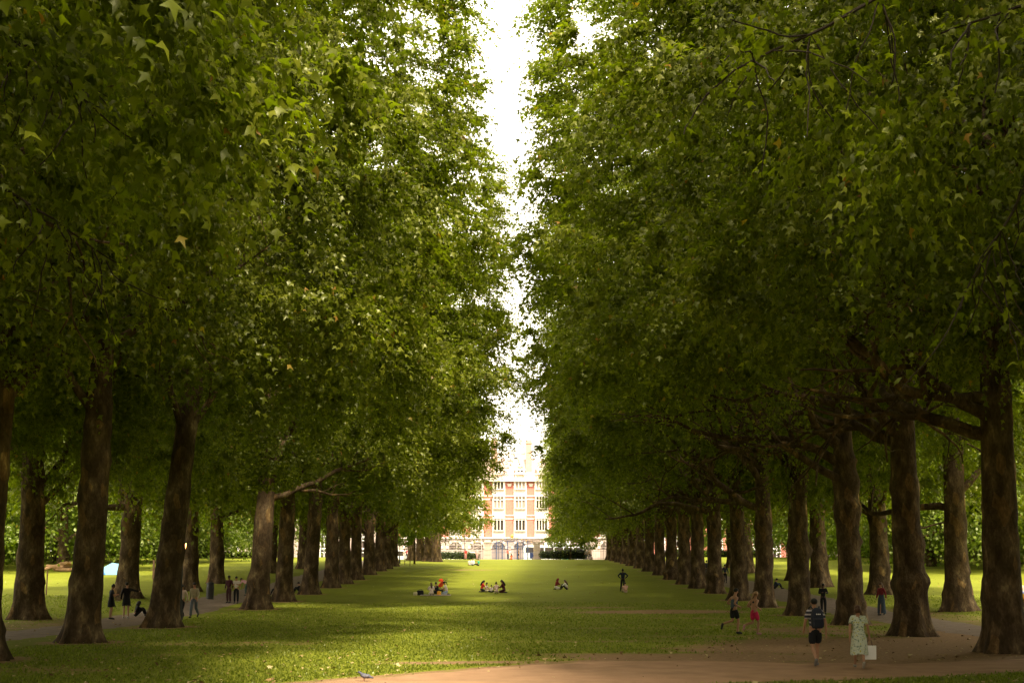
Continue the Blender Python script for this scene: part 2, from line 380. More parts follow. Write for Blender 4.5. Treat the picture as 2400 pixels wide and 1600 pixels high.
def trunk_mesh(seed, H, r0, lean, rough=1.0, nseg=26, collar=None):
    """tapered plane trunk with root flare, burrs and ring bulges; returns mesh and the axis function"""
    r = random.Random(seed)
    lx, ly = lean; ph = r.random() * 9
    def axis(z):
        t = z / H
        return Vector((lx * z + .22 * math.sin(t * 4 + ph) * t, ly * z + .2 * math.sin(t * 5 + ph * 2) * t, z))
    bul = [(r.uniform(.6, H * .8), r.uniform(.14, .4), r.uniform(.03, .11) * rough, r.uniform(0, 6.28), r.uniform(.2, 1)) for _ in range(9)]
    if collar: bul.append((collar, .28, .22, 1.0, .35))
    if rough > 1: bul += [(r.uniform(.5, 8), r.uniform(.10, .22), r.uniform(.02, .07), r.uniform(0, 6.28), r.uniform(.3, 1.0)) for _ in range(12)]
    lumps = [(r.uniform(.8, H * .7), r.uniform(0, 6.28), r.uniform(.15, .45), r.uniform(.08, .22) * rough) for _ in range(9)]
    def rad(z):
        t = max(0, z) / H
        return r0 * (1.0 - .22 * t - .22 * t ** 3 * 1.5 + .45 * math.exp(-max(z, 0) / .5) + .16 * math.exp(-max(z, 0) / 1.8))
    zs = list(np.concatenate([np.linspace(-.35, 2.2, 16), np.linspace(2.45, H, int(H * 3.2))]))
    v = []; f = []
    nf = r.choice((5, 6, 7)); fp = r.random() * 6
    for z in zs:
        c = axis(max(z, 0)); c.z = z; R0 = rad(z)
        for k in range(nseg):
            a = 2 * math.pi * k / nseg
            q = R0 * (1 + .09 * math.exp(-max(z, 0) / .9) * 2.0 * math.sin(nf * a + fp + .5 * math.sin(a)))
            q *= 1 + .07 * mnoise.noise(Vector((math.cos(a) * 1.3 + seed, math.sin(a) * 1.3, z * .8)))
            q *= 1 + .035 * mnoise.noise(Vector((math.cos(a) * 4 + seed, math.sin(a) * 4, z * 2.6)))
            for bz, bw, ba, bp, bx in bul:
                q += ba * math.exp(-((z - bz - .12 * math.sin(a + bp)) / bw) ** 2) * (1 - bx * .5 + bx * .5 * math.sin(a * 1 + bp))
            for lz, la, lw, lh in lumps:
                da = math.atan2(math.sin(a - la), math.cos(a - la)) * R0
                q += lh * math.exp(-(da * da + (z - lz) ** 2) / (lw * lw))
            v.append((c.x + q * math.cos(a), c.y + q * math.sin(a), z))
    n = len(zs)
    for i in range(n - 1):
        for k in range(nseg): f.append((i * nseg + k, i * nseg + (k + 1) % nseg, (i + 1) * nseg + (k + 1) % nseg, (i + 1) * nseg + k))
    f.append(tuple((n - 1) * nseg + k for k in range(nseg)))
    me = bpy.data.meshes.new('trunk'); me.from_pydata(v, [], f); me.materials.append(BARK)
    me.polygons.foreach_set('use_smooth', [True] * len(me.polygons))
    return me, axis, rad

FORK = [6, 3]
def limb(mb, r, p, d, L, r0, up=.02, n=10, depth=0, wig=.22, sag=0):
    pts = [p]; rad = [r0]; d = d.normalized(); st = L / n
    for i in range(n):
        t = (i + 1) / n
        d = (d + Vector((r.gauss(0, wig), r.gauss(0, wig), r.gauss(0, wig * .8) + up - sag * t))).normalized()
        p = p + d * st; pts.append(p); rad.append(r0 * (1 - .78 * t ** .9) + .008)
    mb.tube(pts, rad, 9 if depth == 0 else 6 if depth == 1 else 4, closed=False)
    if depth < 2:
        for q in range(FORK[depth]):
            i = r.randint(int(n * .3), n - 1)
            dd = (pts[i + 1] - pts[i]).normalized(); side = Vector((r.gauss(0, 1), r.gauss(0, 1), r.gauss(.25, .8))); side = (side - dd * side.dot(dd)).normalized()
            limb(mb, r, pts[i], dd * .7 + side * .8, L * r.uniform(.35, .6), rad[i] * .6, .03, 7, depth + 1, .22)
    return pts

ORD = ['first', 'second', 'third', 'fourth', 'fifth', 'sixth', 'seventh', 'eighth', 'ninth', 'tenth', 'eleventh', 'twelfth', 'thirteenth', 'fourteenth', 'fifteenth', 'sixteenth', 'seventeenth', 'eighteenth', 'nineteenth', 'twentieth']
def plane_tree(x, y, side, seed, crown, label, group, r0=.62, H=15, lean=(0, 0), hb=8.5, cs=(1, 1, 1), rough=1.0, nl=6, low=(), crowndz=0, mirror=1, collar=None):
    """side: +1 when the avenue lies towards +x"""
    r = random.Random(seed * 7 + 1); FORK[:] = [6, 3] if 28 < y < 92 and abs(x) < 18 else [3, 1] if y > 28 else [2, 0]
    root = empty('plane_tree', (x, y, gz(x, y)), 0, label, 'tree', group)
    tm, axis, rad = trunk_mesh(seed, H, r0, lean, rough, collar=collar)
    link('trunk', tm, root)
    for k in range(nl):
        mb = MB(); z = r.uniform(hb - 2.8, H - 1.2); a = 2 * math.pi * k / nl + r.uniform(-.4, .4)
        L = r.uniform(5, 8.5) * (1.15 if math.cos(a) * side > .3 else .9)
        limb(mb, r, axis(z) * 1.0, Vector((math.cos(a), math.sin(a) * .8, r.uniform(.35, .9))), L, rad(z) * r.uniform(.34, .5), .03)
        mb.build('branch', BARK, root, smooth=True)
    for (z, a, L, rr, up) in low:
        mb = MB(); a = R(a)
        limb(mb, r, axis(z), Vector((math.cos(a), math.sin(a), up)), L, rr, .05, 12, 0, .20, .05)
        mb.build('branch', BARK, root, smooth=True)
    # leader
    mb = MB(); limb(mb, r, axis(H - .5), Vector((lean[0], lean[1], 1)), 9, rad(H) * .9, .05); limb(mb, r, axis(H - .6), Vector((.7 * side, .2, 1)), 8, rad(H) * .6, .05)
    mb.build('branch', BARK, root, smooth=True)
    if crown:
        c = link('crown', crown, root, (lean[0] * H * .6, lean[1] * H * .6, hb + crowndz)); c['kind'] = 'stuff'
        c.rotation_euler = (0, 0, 0 if side > 0 else math.pi); c.scale = (cs[0], cs[1] * mirror, cs[2])
    return root

HI = [crown_mesh('crown leaves', 11 + i, 13.2, 10, 8.0, 21, 900, 14, 16, .185, 3) for i in range(2)]
MID = [crown_mesh('crown leaves', 31 + i, 12.2, 10, 7.5, 20, 620, 10, 10, .26, 3, clump=1.15) for i in range(2)]
LOW = [crown_mesh('crown leaves', 51 + i, 9.5, 9, 8.5, 18, 480, 10, 9, .29, 2, clump=1.25) for i in range(2)]
FAR = [crown_mesh('crown leaves', 71 + i, 10.0, 10, 10.0, 17, 480, 10, 9, .34, 2, clump=1.5, droop=1.3, m=LEAFB,
                  profile=[(0, .78), (.1, .95), (.35, 1), (.6, .85), (.8, .6), (.95, .3), (1, .1)]) for i in range(2)]

LLEAN = {205: (.045, 0), 385: (.10, .02), 600: (.06, .03), 660: (.03, 0), 718: (.03, 0), 765: (.02, 0), 0: (.01, 0)}
lfeat = ['upright trunk cut by the left edge of the photo', 'thick brown trunk leaning slightly inwards by the left footpath', 'dark leaning trunk with a burr, lamp post just behind it', 'leaning trunk with peeling yellow patches beside the left footpath',
         'straight trunk just behind the peeling leaning one', 'ringed trunk with a bulge halfway up', 'broad straight trunk', 'knobbly trunk full of burrs', 'thin ringed trunk', 'trunk with lumpy swollen base']
grpL = 'plane trees of the inner row left of the lawn'; grpR = 'plane trees of the inner row right of the lawn'
def spot(i, side, feat=None):
    return f"{feat or 'plane tree'}, {ORD[i]} from the front in the {side} row by the lawn"
LREACH = [10, 12.6, 13.6, 13.4, 14.9, 14.4, 13.2, 11.6, 11.8, 12.4, 11.8, 11.4, 11.2, 9.5]
RREACH = [13.6, 14.8, 14.6, 12.6, 13.1, 14.0, 13.4, 12.6, 12.3, 11.8, 11.4, 11.2, 11.2, 11.0, 11, 11, 11, 11]
vis = 0
for i, y in enumerate(LROWY):
    pxk = LROW[i][0] if i < len(LROW) else -2
    near = y < 100
    lean = LLEAN.get(pxk, (random.Random(i).uniform(-.01, .035), 0))
    if pxk == -1: lab = 'plane tree whose leafy crown overhangs the upper left corner, trunk out of frame'
    else:
        lab = (lfeat[vis][:40].rsplit(' ', 1)[0] if False else None)
        fe = ['tall dark plane tree', 'stout plane tree', 'dark leaning plane tree', 'pale peeling leaning plane tree', 'straight plane tree', 'ringed plane tree', 'broad plane tree', 'burr covered plane tree', 'slim plane tree', 'lumpy plane tree'][vis] if vis < 10 else 'distant plane tree'
        lab = spot(vis, 'left', fe); vis += 1
    cm = (HI if y < 105 else MID)[i % 2]
    hb = 10.2 if y < 75 else 9.6 if y < 90 else (9.3 - (y - 90) / 60 * 2.2 if y < 150 else 6.8 - min(1, (y - 150) / 40) * 1.9)
    sc = (1.0, 1, 1.05) if y < 75 else (1.0, 1, 1.02) if y < 110 else (.98, 1, .95)
    if y > 170: sc = (1, 1, .88)
    sc = (LREACH[i] / (13.2 if y < 105 else 12.2) * .97, .8 if i == 0 else 1, sc[2])
    plane_tree(-15.5, y, 1, 100 + i, cm, lab, grpL, r0=[.58, .56, .54, .56, .60][i] if i < 5 else .54, H=15, lean=lean, hb=hb, cs=sc, mirror=1 if (i // 2) % 2 else -1,
               rough=1.0 if i in (7, 9, 10) else .55, nl=7, low=[(6.5, 20, 8, .22, .5)] if i in (4, 11) else ())
vis = 0
for i, y in enumerate(RROW):
    fe = ['tall straight plane tree', 'swollen footed plane tree', 'ringed burry plane tree', 'thick burr covered plane tree', 'low boughed plane tree', 'smooth upright plane tree', 'dark ringed plane tree', 'narrow plane tree', 'plane tree with bulging rings', 'lumpy plane tree'][i] if i < 10 else 'distant pale plane tree'
    lab = spot(i, 'right', fe)
    cm = (HI if y < 105 else MID)[(i + 1) % 2]
    hb = 10.7 if y < 70 else 10.0 if y < 90 else (9.3 - (y - 90) / 60 * 2.2 if y < 150 else 6.8 - min(1, (y - 150) / 40) * 1.9)
    sc = (1.0, 1, 1.05) if y < 75 else (1.0, 1, 1.02) if y < 110 else (.95, 1, .95)
    sc = (RREACH[i] / (13.2 if y < 105 else 12.2) * .97, 1, sc[2])
    low = []
    if i in (0, 2, 3): low.append((6.8 + i * .2, 165, 9.5, .24, .55))
    if i in (4, 6, 7, 9, 11): low.append((6.0, 178, 9.5, .24, .42))
    if i in (2, 5, 8): low.append((6.5, 200, 8.5, .21, .6))
    if i in (1, 3): low.append((7.4, 150, 8, .2, .6))
    if i < 10: low.append((7.2 + (i % 3) * .5, 205 + 12 * (i % 4), 8.5, .23, .62)); low.append((8.0 - (i % 2) * .8, 168 - 14 * (i % 3), 9.5, .22, .45))
    if y > 170: sc = (sc[0], 1, .88)
    if 1 < i < 8: hb += .9
    plane_tree(15.5, y, -1, 300 + i, cm, lab, grpR, r0=.53 if i > 1 else .57, H=15, lean=(random.Random(i + 50).uniform(-.012, .012), 0), hb=hb, cs=sc, mirror=1 if (i // 2) % 2 else -1,
               rough=1.1 if i in (2, 3, 6, 8, 9) else .6, nl=7, low=low, collar=2.05 if i == 1 else None)
# trees overhead and behind the camera: their boughs hang into the upper corners and shade the foreground
for i, (x, y, s, sc) in enumerate([(15.5, 33, -1, (.92, 1, 1)), (15.5, 22, -1, (.80, .8, 1)), (15.5, 10, -1, (.9, 1, 1)), (15.5, -3, -1, (.9, 1, 1)), (-15.5, 19, 1, (.98, 1.15, 1.15)), (-15.5, 8, 1, (1, 1.1, 1.1)), (-15.5, -4, 1, (.9, 1, 1)),
                                  (24, 28, -1, (.9, 1, 1)), (-24, 24, 1, (.9, 1, 1)), (24, 42, -1, (.9, 1, 1)), (-24, 40, 1, (.9, 1, 1))]):
    lab = f"plane tree out of frame {'right' if x > 0 else 'left'} of the camera, {ORD[i]} of those shading the foreground"
    if i == 0: lab = 'nearest plane tree with leaves hanging across the upper right of the photo'
    if i == 1: lab = 'overhead plane tree with dark leaves at the top right corner'
    plane_tree(x, y, s, 500 + i, (HI if y > 0 else MID)[i % 2], lab, 'plane trees whose trunks stand outside the frame', H=15, hb=9.6, cs=sc, nl=5)
for i, (x, y) in enumerate([(s_ * xx, yy) for s_ in (-1, 1) for xx, yy in ((15.5, -14), (15.5, -26), (24, 12), (24, -2), (24, -16))]):  # unseen trees added behind and beside the camera to darken the near crowns
    plane_tree(x, y, -1 if x > 0 else 1, 560 + i, LOW[i % 2], f"plane tree out of frame {'right' if x > 0 else 'left'}, {ORD[i % 5]} of those added for shade around the camera", 'plane trees whose trunks stand outside the frame', H=13, hb=8.0, cs=(1, 1, 1.1), nl=2)
# second rows beyond the footpaths
L2 = [56, 69, 90, 103, 117, 130, 143, 158]
R2 = [76, 96, 110, 125, 144, 160]
for k, (rows, x, s, sd_) in enumerate(((L2, -24, 1, 'left'), (R2, 24, -1, 'right'))):
    for i, y in enumerate(rows):
        lab = f"plane tree in the row beyond the {sd_} footpath, {ORD[i]} of that row from the front"
        plane_tree(x + (.6 if i % 2 else -.4), y, s, 700 + 40 * k + i, (HI if y < 80 else LOW)[(i + k) % 2], lab, f'plane trees beyond the {sd_} footpath', r0=.62 if i < 3 else .54, H=13, lean=(random.Random(i + 9 * k).uniform(-.03, .03), 0),
                   hb=7.6, cs=(.75, 1, .95) if y < 80 else (.95, 1, 1.05), mirror=1 if i % 2 else -1, rough=.6, nl=6, low=[(5.2, 20 + 160 * k, 6.5, .17, .5)] if i % 3 == 1 else ())
# trees scattered in the sunny park beyond
park = []
r = random.Random(5)
for s in (-1, 1):
    for k in range(26):
        y = 150 + 10 * k / 1.9 + r.uniform(-6, 6); x = s * (46 + (k % 4) * 15 + r.uniform(-4, 4) + max(0, (y - 200)) * .12)
        if y > 232 and abs(x) < 60: y = 226 + r.uniform(-10, 4)
        park.append((x, min(y, 262), s))
    park += [(s * 62, 120, s), (s * 78, 140, s), (s * 90, 165, s)] + [(s * xx, yy, s) for xx in (52,) for yy in range(-10, 60, 17)] + [(s * 38, 229, s), (s * 49, 226, s), (s * 60, 232, s)]  # the nearer row on each side is unseen, added to block side light
protos = {}
for i, (x, y, s) in enumerate(park):
    sdn = 'left' if s < 0 else 'right'; zn = 'added out of frame for shade' if y < 100 else 'in the middle distance' if y < 190 else 'in the far background'
    g = f'park trees beyond the {sdn} rows, {zn}'
    lab = f'leafy green park tree beyond the {sdn} rows of planes, {zn}'
    if i % 3 not in protos:
        t = plane_tree(x, y, -s, 900 + i, FAR[i % 2], lab, g, r0=.48, H=9, hb=4.4, cs=(1, 1, 1), nl=4)
        t.name = 'park_tree'; protos[i % 3] = t
    else:
        t = copy_tree(protos[i % 3]); t.location = (x, y, gz(x, y)); t['label'] = lab; t['group'] = g; t.rotation_euler = (0, 0, r.uniform(0, 6.28)); k = r.uniform(.85, 1.2); t.scale = (k, k, k)
        t.name = 'park_tree'
# ------------------------------------------------------------------ near boughs with single leaves
def spray_bough(x, y, z, dirv, L, n, label, seed, drop):
    r = random.Random(seed); root = empty('hanging_bough', (x, y, z), 0, label, 'branch')
    mb = MB(); tips = []
    pts = limb(mb, r, Vector((0, 0, 0)), Vector(dirv), L, .03, -.02, 12, 2, .12)
    tw = []
    for q in range(15):
        i = r.randint(2, 11); dd = (pts[i + 1] - pts[i]).normalized() * .5 + Vector((r.gauss(0, .6), r.gauss(0, .6), -drop + r.gauss(0, .3)))
        tw.append(limb(mb, r, pts[i], dd, r.uniform(.7, 1.9), .008, -.04, 8, 2, .16))
    mb.build('twig', mat('dark twig', (.035, .024, .014), .9), root, smooth=True)
    base = []
    for v in range(3):
        N = np.array([[0, 0, 1.]]); D = np.array([[0, 1., 0]])
        V, F, k = leaf_quads(np.zeros((1, 3)), D, N, np.array([1.]), 5)
        V[:, 2] += .08 * np.sin(V[:, 0] * 5 + v)
        base.append(np_mesh('leaf', V, F, LEAF, np.full(k, [.35, .6, .85][v])))
    for q in range(n):
        t = tw[r.randrange(len(tw))] if r.random() < .75 else pts
        i = r.randint(1, len(t) - 1); p = t[i] + Vector((r.gauss(0, .08), r.gauss(0, .08), r.gauss(0, .07)))
        o = link('leaf', base[r.randrange(3)], root, p)
        o.rotation_euler = Euler((r.gauss(-.9, .5), r.gauss(0, .5), r.uniform(0, 6.28))); s = r.uniform(.13, .21); o.scale = (s, s, s)
for (x, y, z, d, Lb, n, lab, sd_, dr) in [
    (7.9, 17.5, 10.6, (-1, -.1, -.30), 2.6, 150, 'long bough of large leaves reaching down and left from the upper right corner', 1, .7),
    (5.6, 18.5, 10.9, (-1, .1, -.25), 3.4, 120, 'dark leafy bough jutting towards the sky gap at the top right', 2, .6),
    (8.2, 19.5, 9.2, (-.9, .1, -.5), 3.4, 110, 'large leaved bough hanging low at the right edge of the photo', 3, .8),
    (-8.6, 21.5, 11.4, (1, 0, -.25), 3.4, 110, 'dark leafy bough hanging at the top left', 5, .6),
    (-9.4, 23.5, 9.6, (.8, .2, -.3), 3.0, 90, 'leafy bough hanging at the left edge of the photo', 6, .7)]:
    spray_bough(x, y, z, d, Lb, n, lab, sd_, dr)
# ------------------------------------------------------------------ the far side: gate, hedge, street, mansion
BRICK = mat('red brick', (.56, .20, .15), .85, (3, .12), .15)
STONE = mat('pale stone', (.72, .64, .54), .8, (1.5, .06), .1)
RUST = mat('rusticated stone', (.42, .33, .28), .85, (1.2, .15), .2)
SLATE = mat('pale roof slate', (.46, .33, .29), .7, (2, .1), .1)
CHIM = mat('orange brick', (.55, .33, .24), .85, (3, .12), .1)
GLASS = mat('window glass', (.045, .035, .030), .12, spec=.6)
GLASSB = mat('curtained window', (.30, .24, .20), .5)
WHITE = mat('white paint', (.78, .76, .72), .5)
DARKM = mat('dark metal', (.02, .018, .016), .45, spec=.5)
BLUEI = mat('blue painted iron', (.045, .075, .17), .5)
GOLD = mat('gilding', (.70, .45, .12), .4, metal=.6)
WOOD = mat('weathered wood', (.16, .10, .055), .9, (6, .2), .2)
BZ = 3.1 - 2.0
def bx(name, m, par, c, d, **k): return MB().box((0, 0, 0), d, **k).build(name, m, par, c)
_wm = {}
def window(par, x, z, wd, ht, ncol, trans, y, glass, frm=STONE, lab=None):
    """stone framed window: frame mesh with mullions, panes as sub-parts"""
    key = (wd, ht, ncol, trans)
    if key not in _wm:
        t = .17; mb = MB()
        mb.box((-wd / 2 - t / 2, 0, 0), (t, .34, ht + 2 * t)); mb.box((wd / 2 + t / 2, 0, 0), (t, .34, ht + 2 * t))
        mb.box((0, 0, ht / 2 + t / 2), (wd, .34, t)); mb.box((0, -.04, -ht / 2 - t / 2), (wd, .44, t))
        cw = wd / ncol
        for i in range(1, ncol): mb.box((-wd / 2 + i * cw, .02, 0), (.16, .28, ht))
        if trans: mb.box((0, .015, ht / 2 - trans), (wd, .25, .15))
        fm = mb.mesh('window'); fm.materials.append(frm); P = []
        for i in range(ncol):
            for (z0, z1) in ([(-ht / 2, ht / 2 - trans - .075), (ht / 2 - trans + .075, ht / 2)] if trans else [(-ht / 2, ht / 2)]):
                pm = MB().box((0, 0, 0), (cw - .16, .03, z1 - z0)).mesh('pane'); P.append((pm, (-wd / 2 + (i + .5) * cw, .12, (z0 + z1) / 2)))
        _wm[key] = (fm, P)
    fm, P = _wm[key]
    f = link('window', fm, par, (x, y, z))
    for k, (pm, c) in enumerate(P):
        pk = (key, k, glass.name)
        if pk not in _wm: q = pm.copy(); q.materials.clear(); q.materials.append(glass); _wm[pk] = q
        link('pane', _wm[pk], f, c)
    return f
# src-pixel helper for the facade plane
FY = 272.0
def fx(sx): return (sx - 1204) / 3300 * FY
def fz(sy): return CAMZ + (1290 - sy) / 3300 * FY
man = empty('mansion', (0, FY, BZ), 0, 'red brick mansion with white stone window bays and steep pale roof behind the park gate', 'building')
def M(name, m, x, z, d, y=0, **k): return bx(name, m, man, (x, y, z - BZ), d, **k)
zg = fz(1262)       # top of the ground floor
zc = fz(1126)       # main cornice
W = 44.0
M('wall', BRICK, 0, (zg + zc) / 2, (W, 8, zc - zg), y=4.2)
M('ground_floor_wall', RUST, 0, (BZ + zg) / 2 - .2, (W + .4, 8.4, zg - BZ + .4), y=4.2)
for kx in range(-11, 12):        # rusticated courses between the arches
    pass
M('cornice', STONE, 0, zg + .12, (W + 1.0, .5, .34), y=-.15)
M('cornice', RUST, 0, zg - .25, (W + .9, .3, .22), y=-.08)
M('main_cornice', STONE, 0, zc - .1, (W + 1.4, 1.0, .45), y=-.25)
pitch = 4.13; c0 = fx(1169)
bays = [c0 + pitch * k for k in range(-4, 6)]
gz_cycle = [GLASSB, GLASS, GLASS, GLASSB]
for k, xb in enumerate(bays):
    if abs(xb) > W / 2 - 1: continue
    wide = (k - 4) in (2,)
    wd = 1.85 if not wide else 2.1
    # stone surround of the whole bay
    for (a, b) in ((1262, 1205 - 2), (1203, 1160), (1160, 1126)):
        M('stone_bay', STONE, xb, (fz(a) + fz(b)) / 2, (wd + .66, .36, fz(b) - fz(a) - .02), y=.02)
    rows = [(1224.5, 1256, .62), (1179, 1205, .62), (1136.5, 1160.5, .6)]
    for j, (a, b, tr) in enumerate(rows):
        h = fz(a) - fz(b)
        window(man, xb, (fz(a) + fz(b)) / 2, wd, h, 4 if wide else 3, tr, -.28, gz_cycle[(k + j * 3) % 4] if j else GLASS)
        M('sill', STONE, xb, fz(b) - .32, (wd + .75, .3, .18), y=-.3)
    # small pediments over the first floor
    mb = MB(); mb.add([(-wd / 2 - .4, -.2, 0), (wd / 2 + .4, -.2, 0), (0, -.2, .7), (-wd / 2 - .4, .2, 0), (wd / 2 + .4, .2, 0), (0, .2, .7)], [(0, 1, 2), (5, 4, 3), (0, 3, 4, 1), (1, 4, 5, 2), (2, 5, 3, 0)])
    mb.build('pediment', STONE, man, (xb, -.3, fz(1216) - BZ))
    # string courses on the brick to the right of the bay
    xm = xb + pitch / 2
    for sy in (1163.5, 1171.5, 1208.5, 1216.5):
        M('string_course', STONE, xm, fz(sy), (pitch - wd - .62, .12, .2), y=.15)
    mb = MB(); mb.add([(-.5, -.1, 0), (.5, -.1, 0), (.25, -.1, -.55), (-.25, -.1, -.55), (-.5, .1, 0), (.5, .1, 0), (.25, .1, -.55), (-.25, .1, -.55)], [(0, 3, 2, 1), (4, 5, 6, 7), (0, 1, 5, 4), (1, 2, 6, 5), (2, 3, 7, 6), (3, 0, 4, 7)])
    mb.build('bracket', STONE, man, (xm, .06, fz(1135) - BZ))
    # ground floor arch: voussoirs, recess, glazing bars
    ya = fz(1285); ra = 1.25
    mb = MB(); pts = [(-ra, BZ - .1)] + [(ra * math.cos(math.pi - a), ya + ra * math.sin(math.pi - a)) for a in np.linspace(0, math.pi, 13)] + [(ra, BZ - .1)]
    v = [(p[0], 0, p[1]) for p in pts]; mb.add(v, [tuple(range(len(v)))])
    aw = mb.build('arched_window', GLASSB, man, (xb, -.03, -BZ))
    gb = MB()
    for a in (-.62, 0, .62): gb.tube([(a, -.06, BZ), (a, -.06, ya + math.sqrt(ra * ra - a * a))], .035, 4)
    gb.tube([(-ra, -.06, ya), (ra, -.06, ya)], .045, 4); gb.tube([(-ra * .95, -.06, ya + .5), (ra * .95, -.06, ya + .5)], .035, 4)
    for a in (-.6, .6): gb.tube([(a + .35 * math.cos(t), -.06, ya + .45 + .35 * math.sin(t)) for t in np.linspace(0, 6.28, 13)], .03, 4)
    gb.build('glazing_bars', DARKM, aw, (0, 0, 0))
    for q in range(9):
        a0 = math.pi * (q + .06) / 9; a1 = math.pi * (q + .94) / 9; ro = ra + (.5 if q % 2 == 0 else .42)
        v = [(r_ * math.cos(a), yy, ya + r_ * math.sin(a)) for yy in (-.16, .05) for (r_, a) in ((ra + .03, a0), (ro, a0), (ro, a1), (ra + .03, a1))]
        MB().add(v, [(0, 1, 2, 3), (7, 6, 5, 4), (0, 4, 5, 1), (1, 5, 6, 2), (2, 6, 7, 3), (3, 7, 4, 0)]).build('voussoir', STONE if q % 2 == 0 else RUST, man, (xb, -.05, -BZ))
    # dormer
    dz = fz(1121)
    M('dormer', STONE, xb, (fz(1121) + fz(1104)) / 2, (1.9, 1.6, fz(1104) - fz(1121)), y=1.4)
    window(man, xb, fz(1115), 1.15, 1.05, 2, 0, .45, GLASS)
    mb = MB(); mb.add([(-1.15, 0, 0), (1.15, 0, 0), (0, 0, 1.0), (-1.15, 1.8, 0), (1.15, 1.8, 0), (0, 1.8, 1.0)], [(0, 1, 2), (5, 4, 3), (0, 3, 4, 1), (1, 4, 5, 2), (2, 5, 3, 0)])
    mb.build('pediment', STONE, man, (xb, .5, fz(1104) - BZ))
    MB().tube([(0, 0, 0), (0, 0, .55), (0, 0, .7), (0, 0, 1.0)], [.16, .08, .15, .01], 6).build('finial', STONE, man, (xb, 1.0, fz(1097) - BZ))
    for q in range(7): MB().tube([(0, 0, 0), (0, 0, .25), (0, 0, .6), (0, 0, .85)], [.07, .11, .06, .09], 6).build('baluster', STONE, man, (xm - 1.2 + q * .4, .2, fz(1123.5) - BZ))
M('balustrade_rail', STONE, 0, fz(1112.5), (W, .4, .2), y=.2); M('balustrade_base', STONE, 0, fz(1124), (W, .4, .2), y=.2)
mb = MB(); z0, z1 = fz(1126) - BZ, fz(1075) - BZ
mb.add([(-W / 2, .9, z0), (W / 2, .9, z0), (W / 2, 8, z0), (-W / 2, 8, z0), (-W / 2, 3.2, z1), (W / 2, 3.2, z1), (W / 2, 6.5, z1), (-W / 2, 6.5, z1)], [(0, 1, 5, 4), (1, 2, 6, 5), (2, 3, 7, 6), (3, 0, 4, 7), (4, 5, 6, 7)])
mb.build('roof', SLATE, man)
M('roof_storey', WHITE, fx(1192), fz(1066), (5.4, 3, 1.6), y=6); M('roof_storey', WHITE, fx(1196), fz(1060), (6.0, 3.3, .18), y=6)
M('roof_window', GLASS, fx(1209), fz(1073), (.75, .1, .3), y=3.15)
for sx in (1157.5, 1239.5, 1100, 1300):
    ch = MB(); h = fz(1040) - fz(1112); ch.box((0, 0, 0), (1.15, 1.6, h)); ch.box((0, 0, h / 2 + .12), (1.45, 1.9, .22)); ch.box((0, 0, h / 2 + .4), (1.2, 1.6, .34))
    c = ch.build('chimney', CHIM, man, (fx(sx), 2.6, (fz(1040) + fz(1112)) / 2 - BZ))
    for q in (-.35, .1, .45): MB().tube([(0, 0, 0), (0, 0, .7)], [.14, .1], 7).build('chimney_pot', CHIM, c, (q, 0, h / 2 + .55))
# neighbours, glimpsed between the trunks
def block(name, x0, x1, y, h, m, label, rows, cols, gl=GLASS):
    b = empty(name, ((x0 + x1) / 2, y, BZ), 0, label, 'building'); wd = x1 - x0
    bx('wall', m, b, (0, 4, h / 2), (wd, 8, h)); bx('roof', SLATE, b, (0, 4, h + .6), (wd + .3, 8.3, 1.2), taper=.8)
    bx('cornice', STONE, b, (0, -.1, h - .2), (wd + .2, .5, .4))
    for j in range(rows):
        for i in range(cols): window(b, -wd / 2 + (i + .5) * wd / cols, (j + .55) * h / rows, 1.3, 1.9, 2, .5, -.18, gl, WHITE)
block('townhouse', -46, -22.5, FY, 9, RUST, 'pale stone townhouse glimpsed between the left trunks', 4, 6)
block('townhouse', -82, -47, FY + 1, 13, mat('pink render', (.56, .42, .36), .8, (1, .08)), 'pinkish rendered building far left behind the park trees', 3, 8)
block('townhouse', 22.6, 52, FY, 9, BRICK, 'red brick house glimpsed between the right trunks', 4, 8)
block('townhouse', 53, 95, FY + 1, 12, RUST, 'brown stone building far right behind the park trees', 3, 9)
sheet('road', np.arange(-150, 151, 10.), np.array([253, 260, 266.]), ROAD, .02, False)
bx('kerb', STONE, None, (0, 252.8, BZ + .05), (300, .3, .14))['kind'] = 'structure'
bx('pavement', mat('paving', (.35, .31, .27), .9, (1, .1)), None, (0, 268.8, BZ + .06), (300, 5.6, .14))['kind'] = 'structure'
# gate
GY = 240.0
def gxp(sx): return (sx - 1204) / 3300 * GY
def gzp(sy): return CAMZ + (1290 - sy) / 3300 * GY
for k, sx in enumerate((1143.5, 1257.5)):
    p = empty('gate_pier', (gxp(sx), GY, gz(gxp(sx), GY)), 0, ('left' if k == 0 else 'right') + ' square stone gate pier with a capped top, beside the blue iron gate', 'pier', 'stone piers of the park gate')
    z = 0
    bx('plinth', RUST, p, (0, 0, .12), (1.45, 1.45, .44))
    for q in range(6):
        bx('stone_block', STONE if False else RUST, p, (0, 0, .34 + .19 + q * .4), (1.18 if q % 2 else 1.10, 1.18 if q % 2 else 1.10, .385))
    bx('capital', RUST, p, (0, 0, 2.86), (1.45, 1.45, .18)); bx('cap', RUST, p, (0, 0, 3.08), (1.25, 1.25, .26), taper=.75)
gt = empty('park_gate', (0, GY, gz(0, GY)), 0, 'ornate blue iron gate with gilded crest standing between the stone piers', 'gate')
x0, x1 = gxp(1152), gxp(1249); g0 = .02
bars = np.linspace(x0 + .1, x1 - .1, 46)
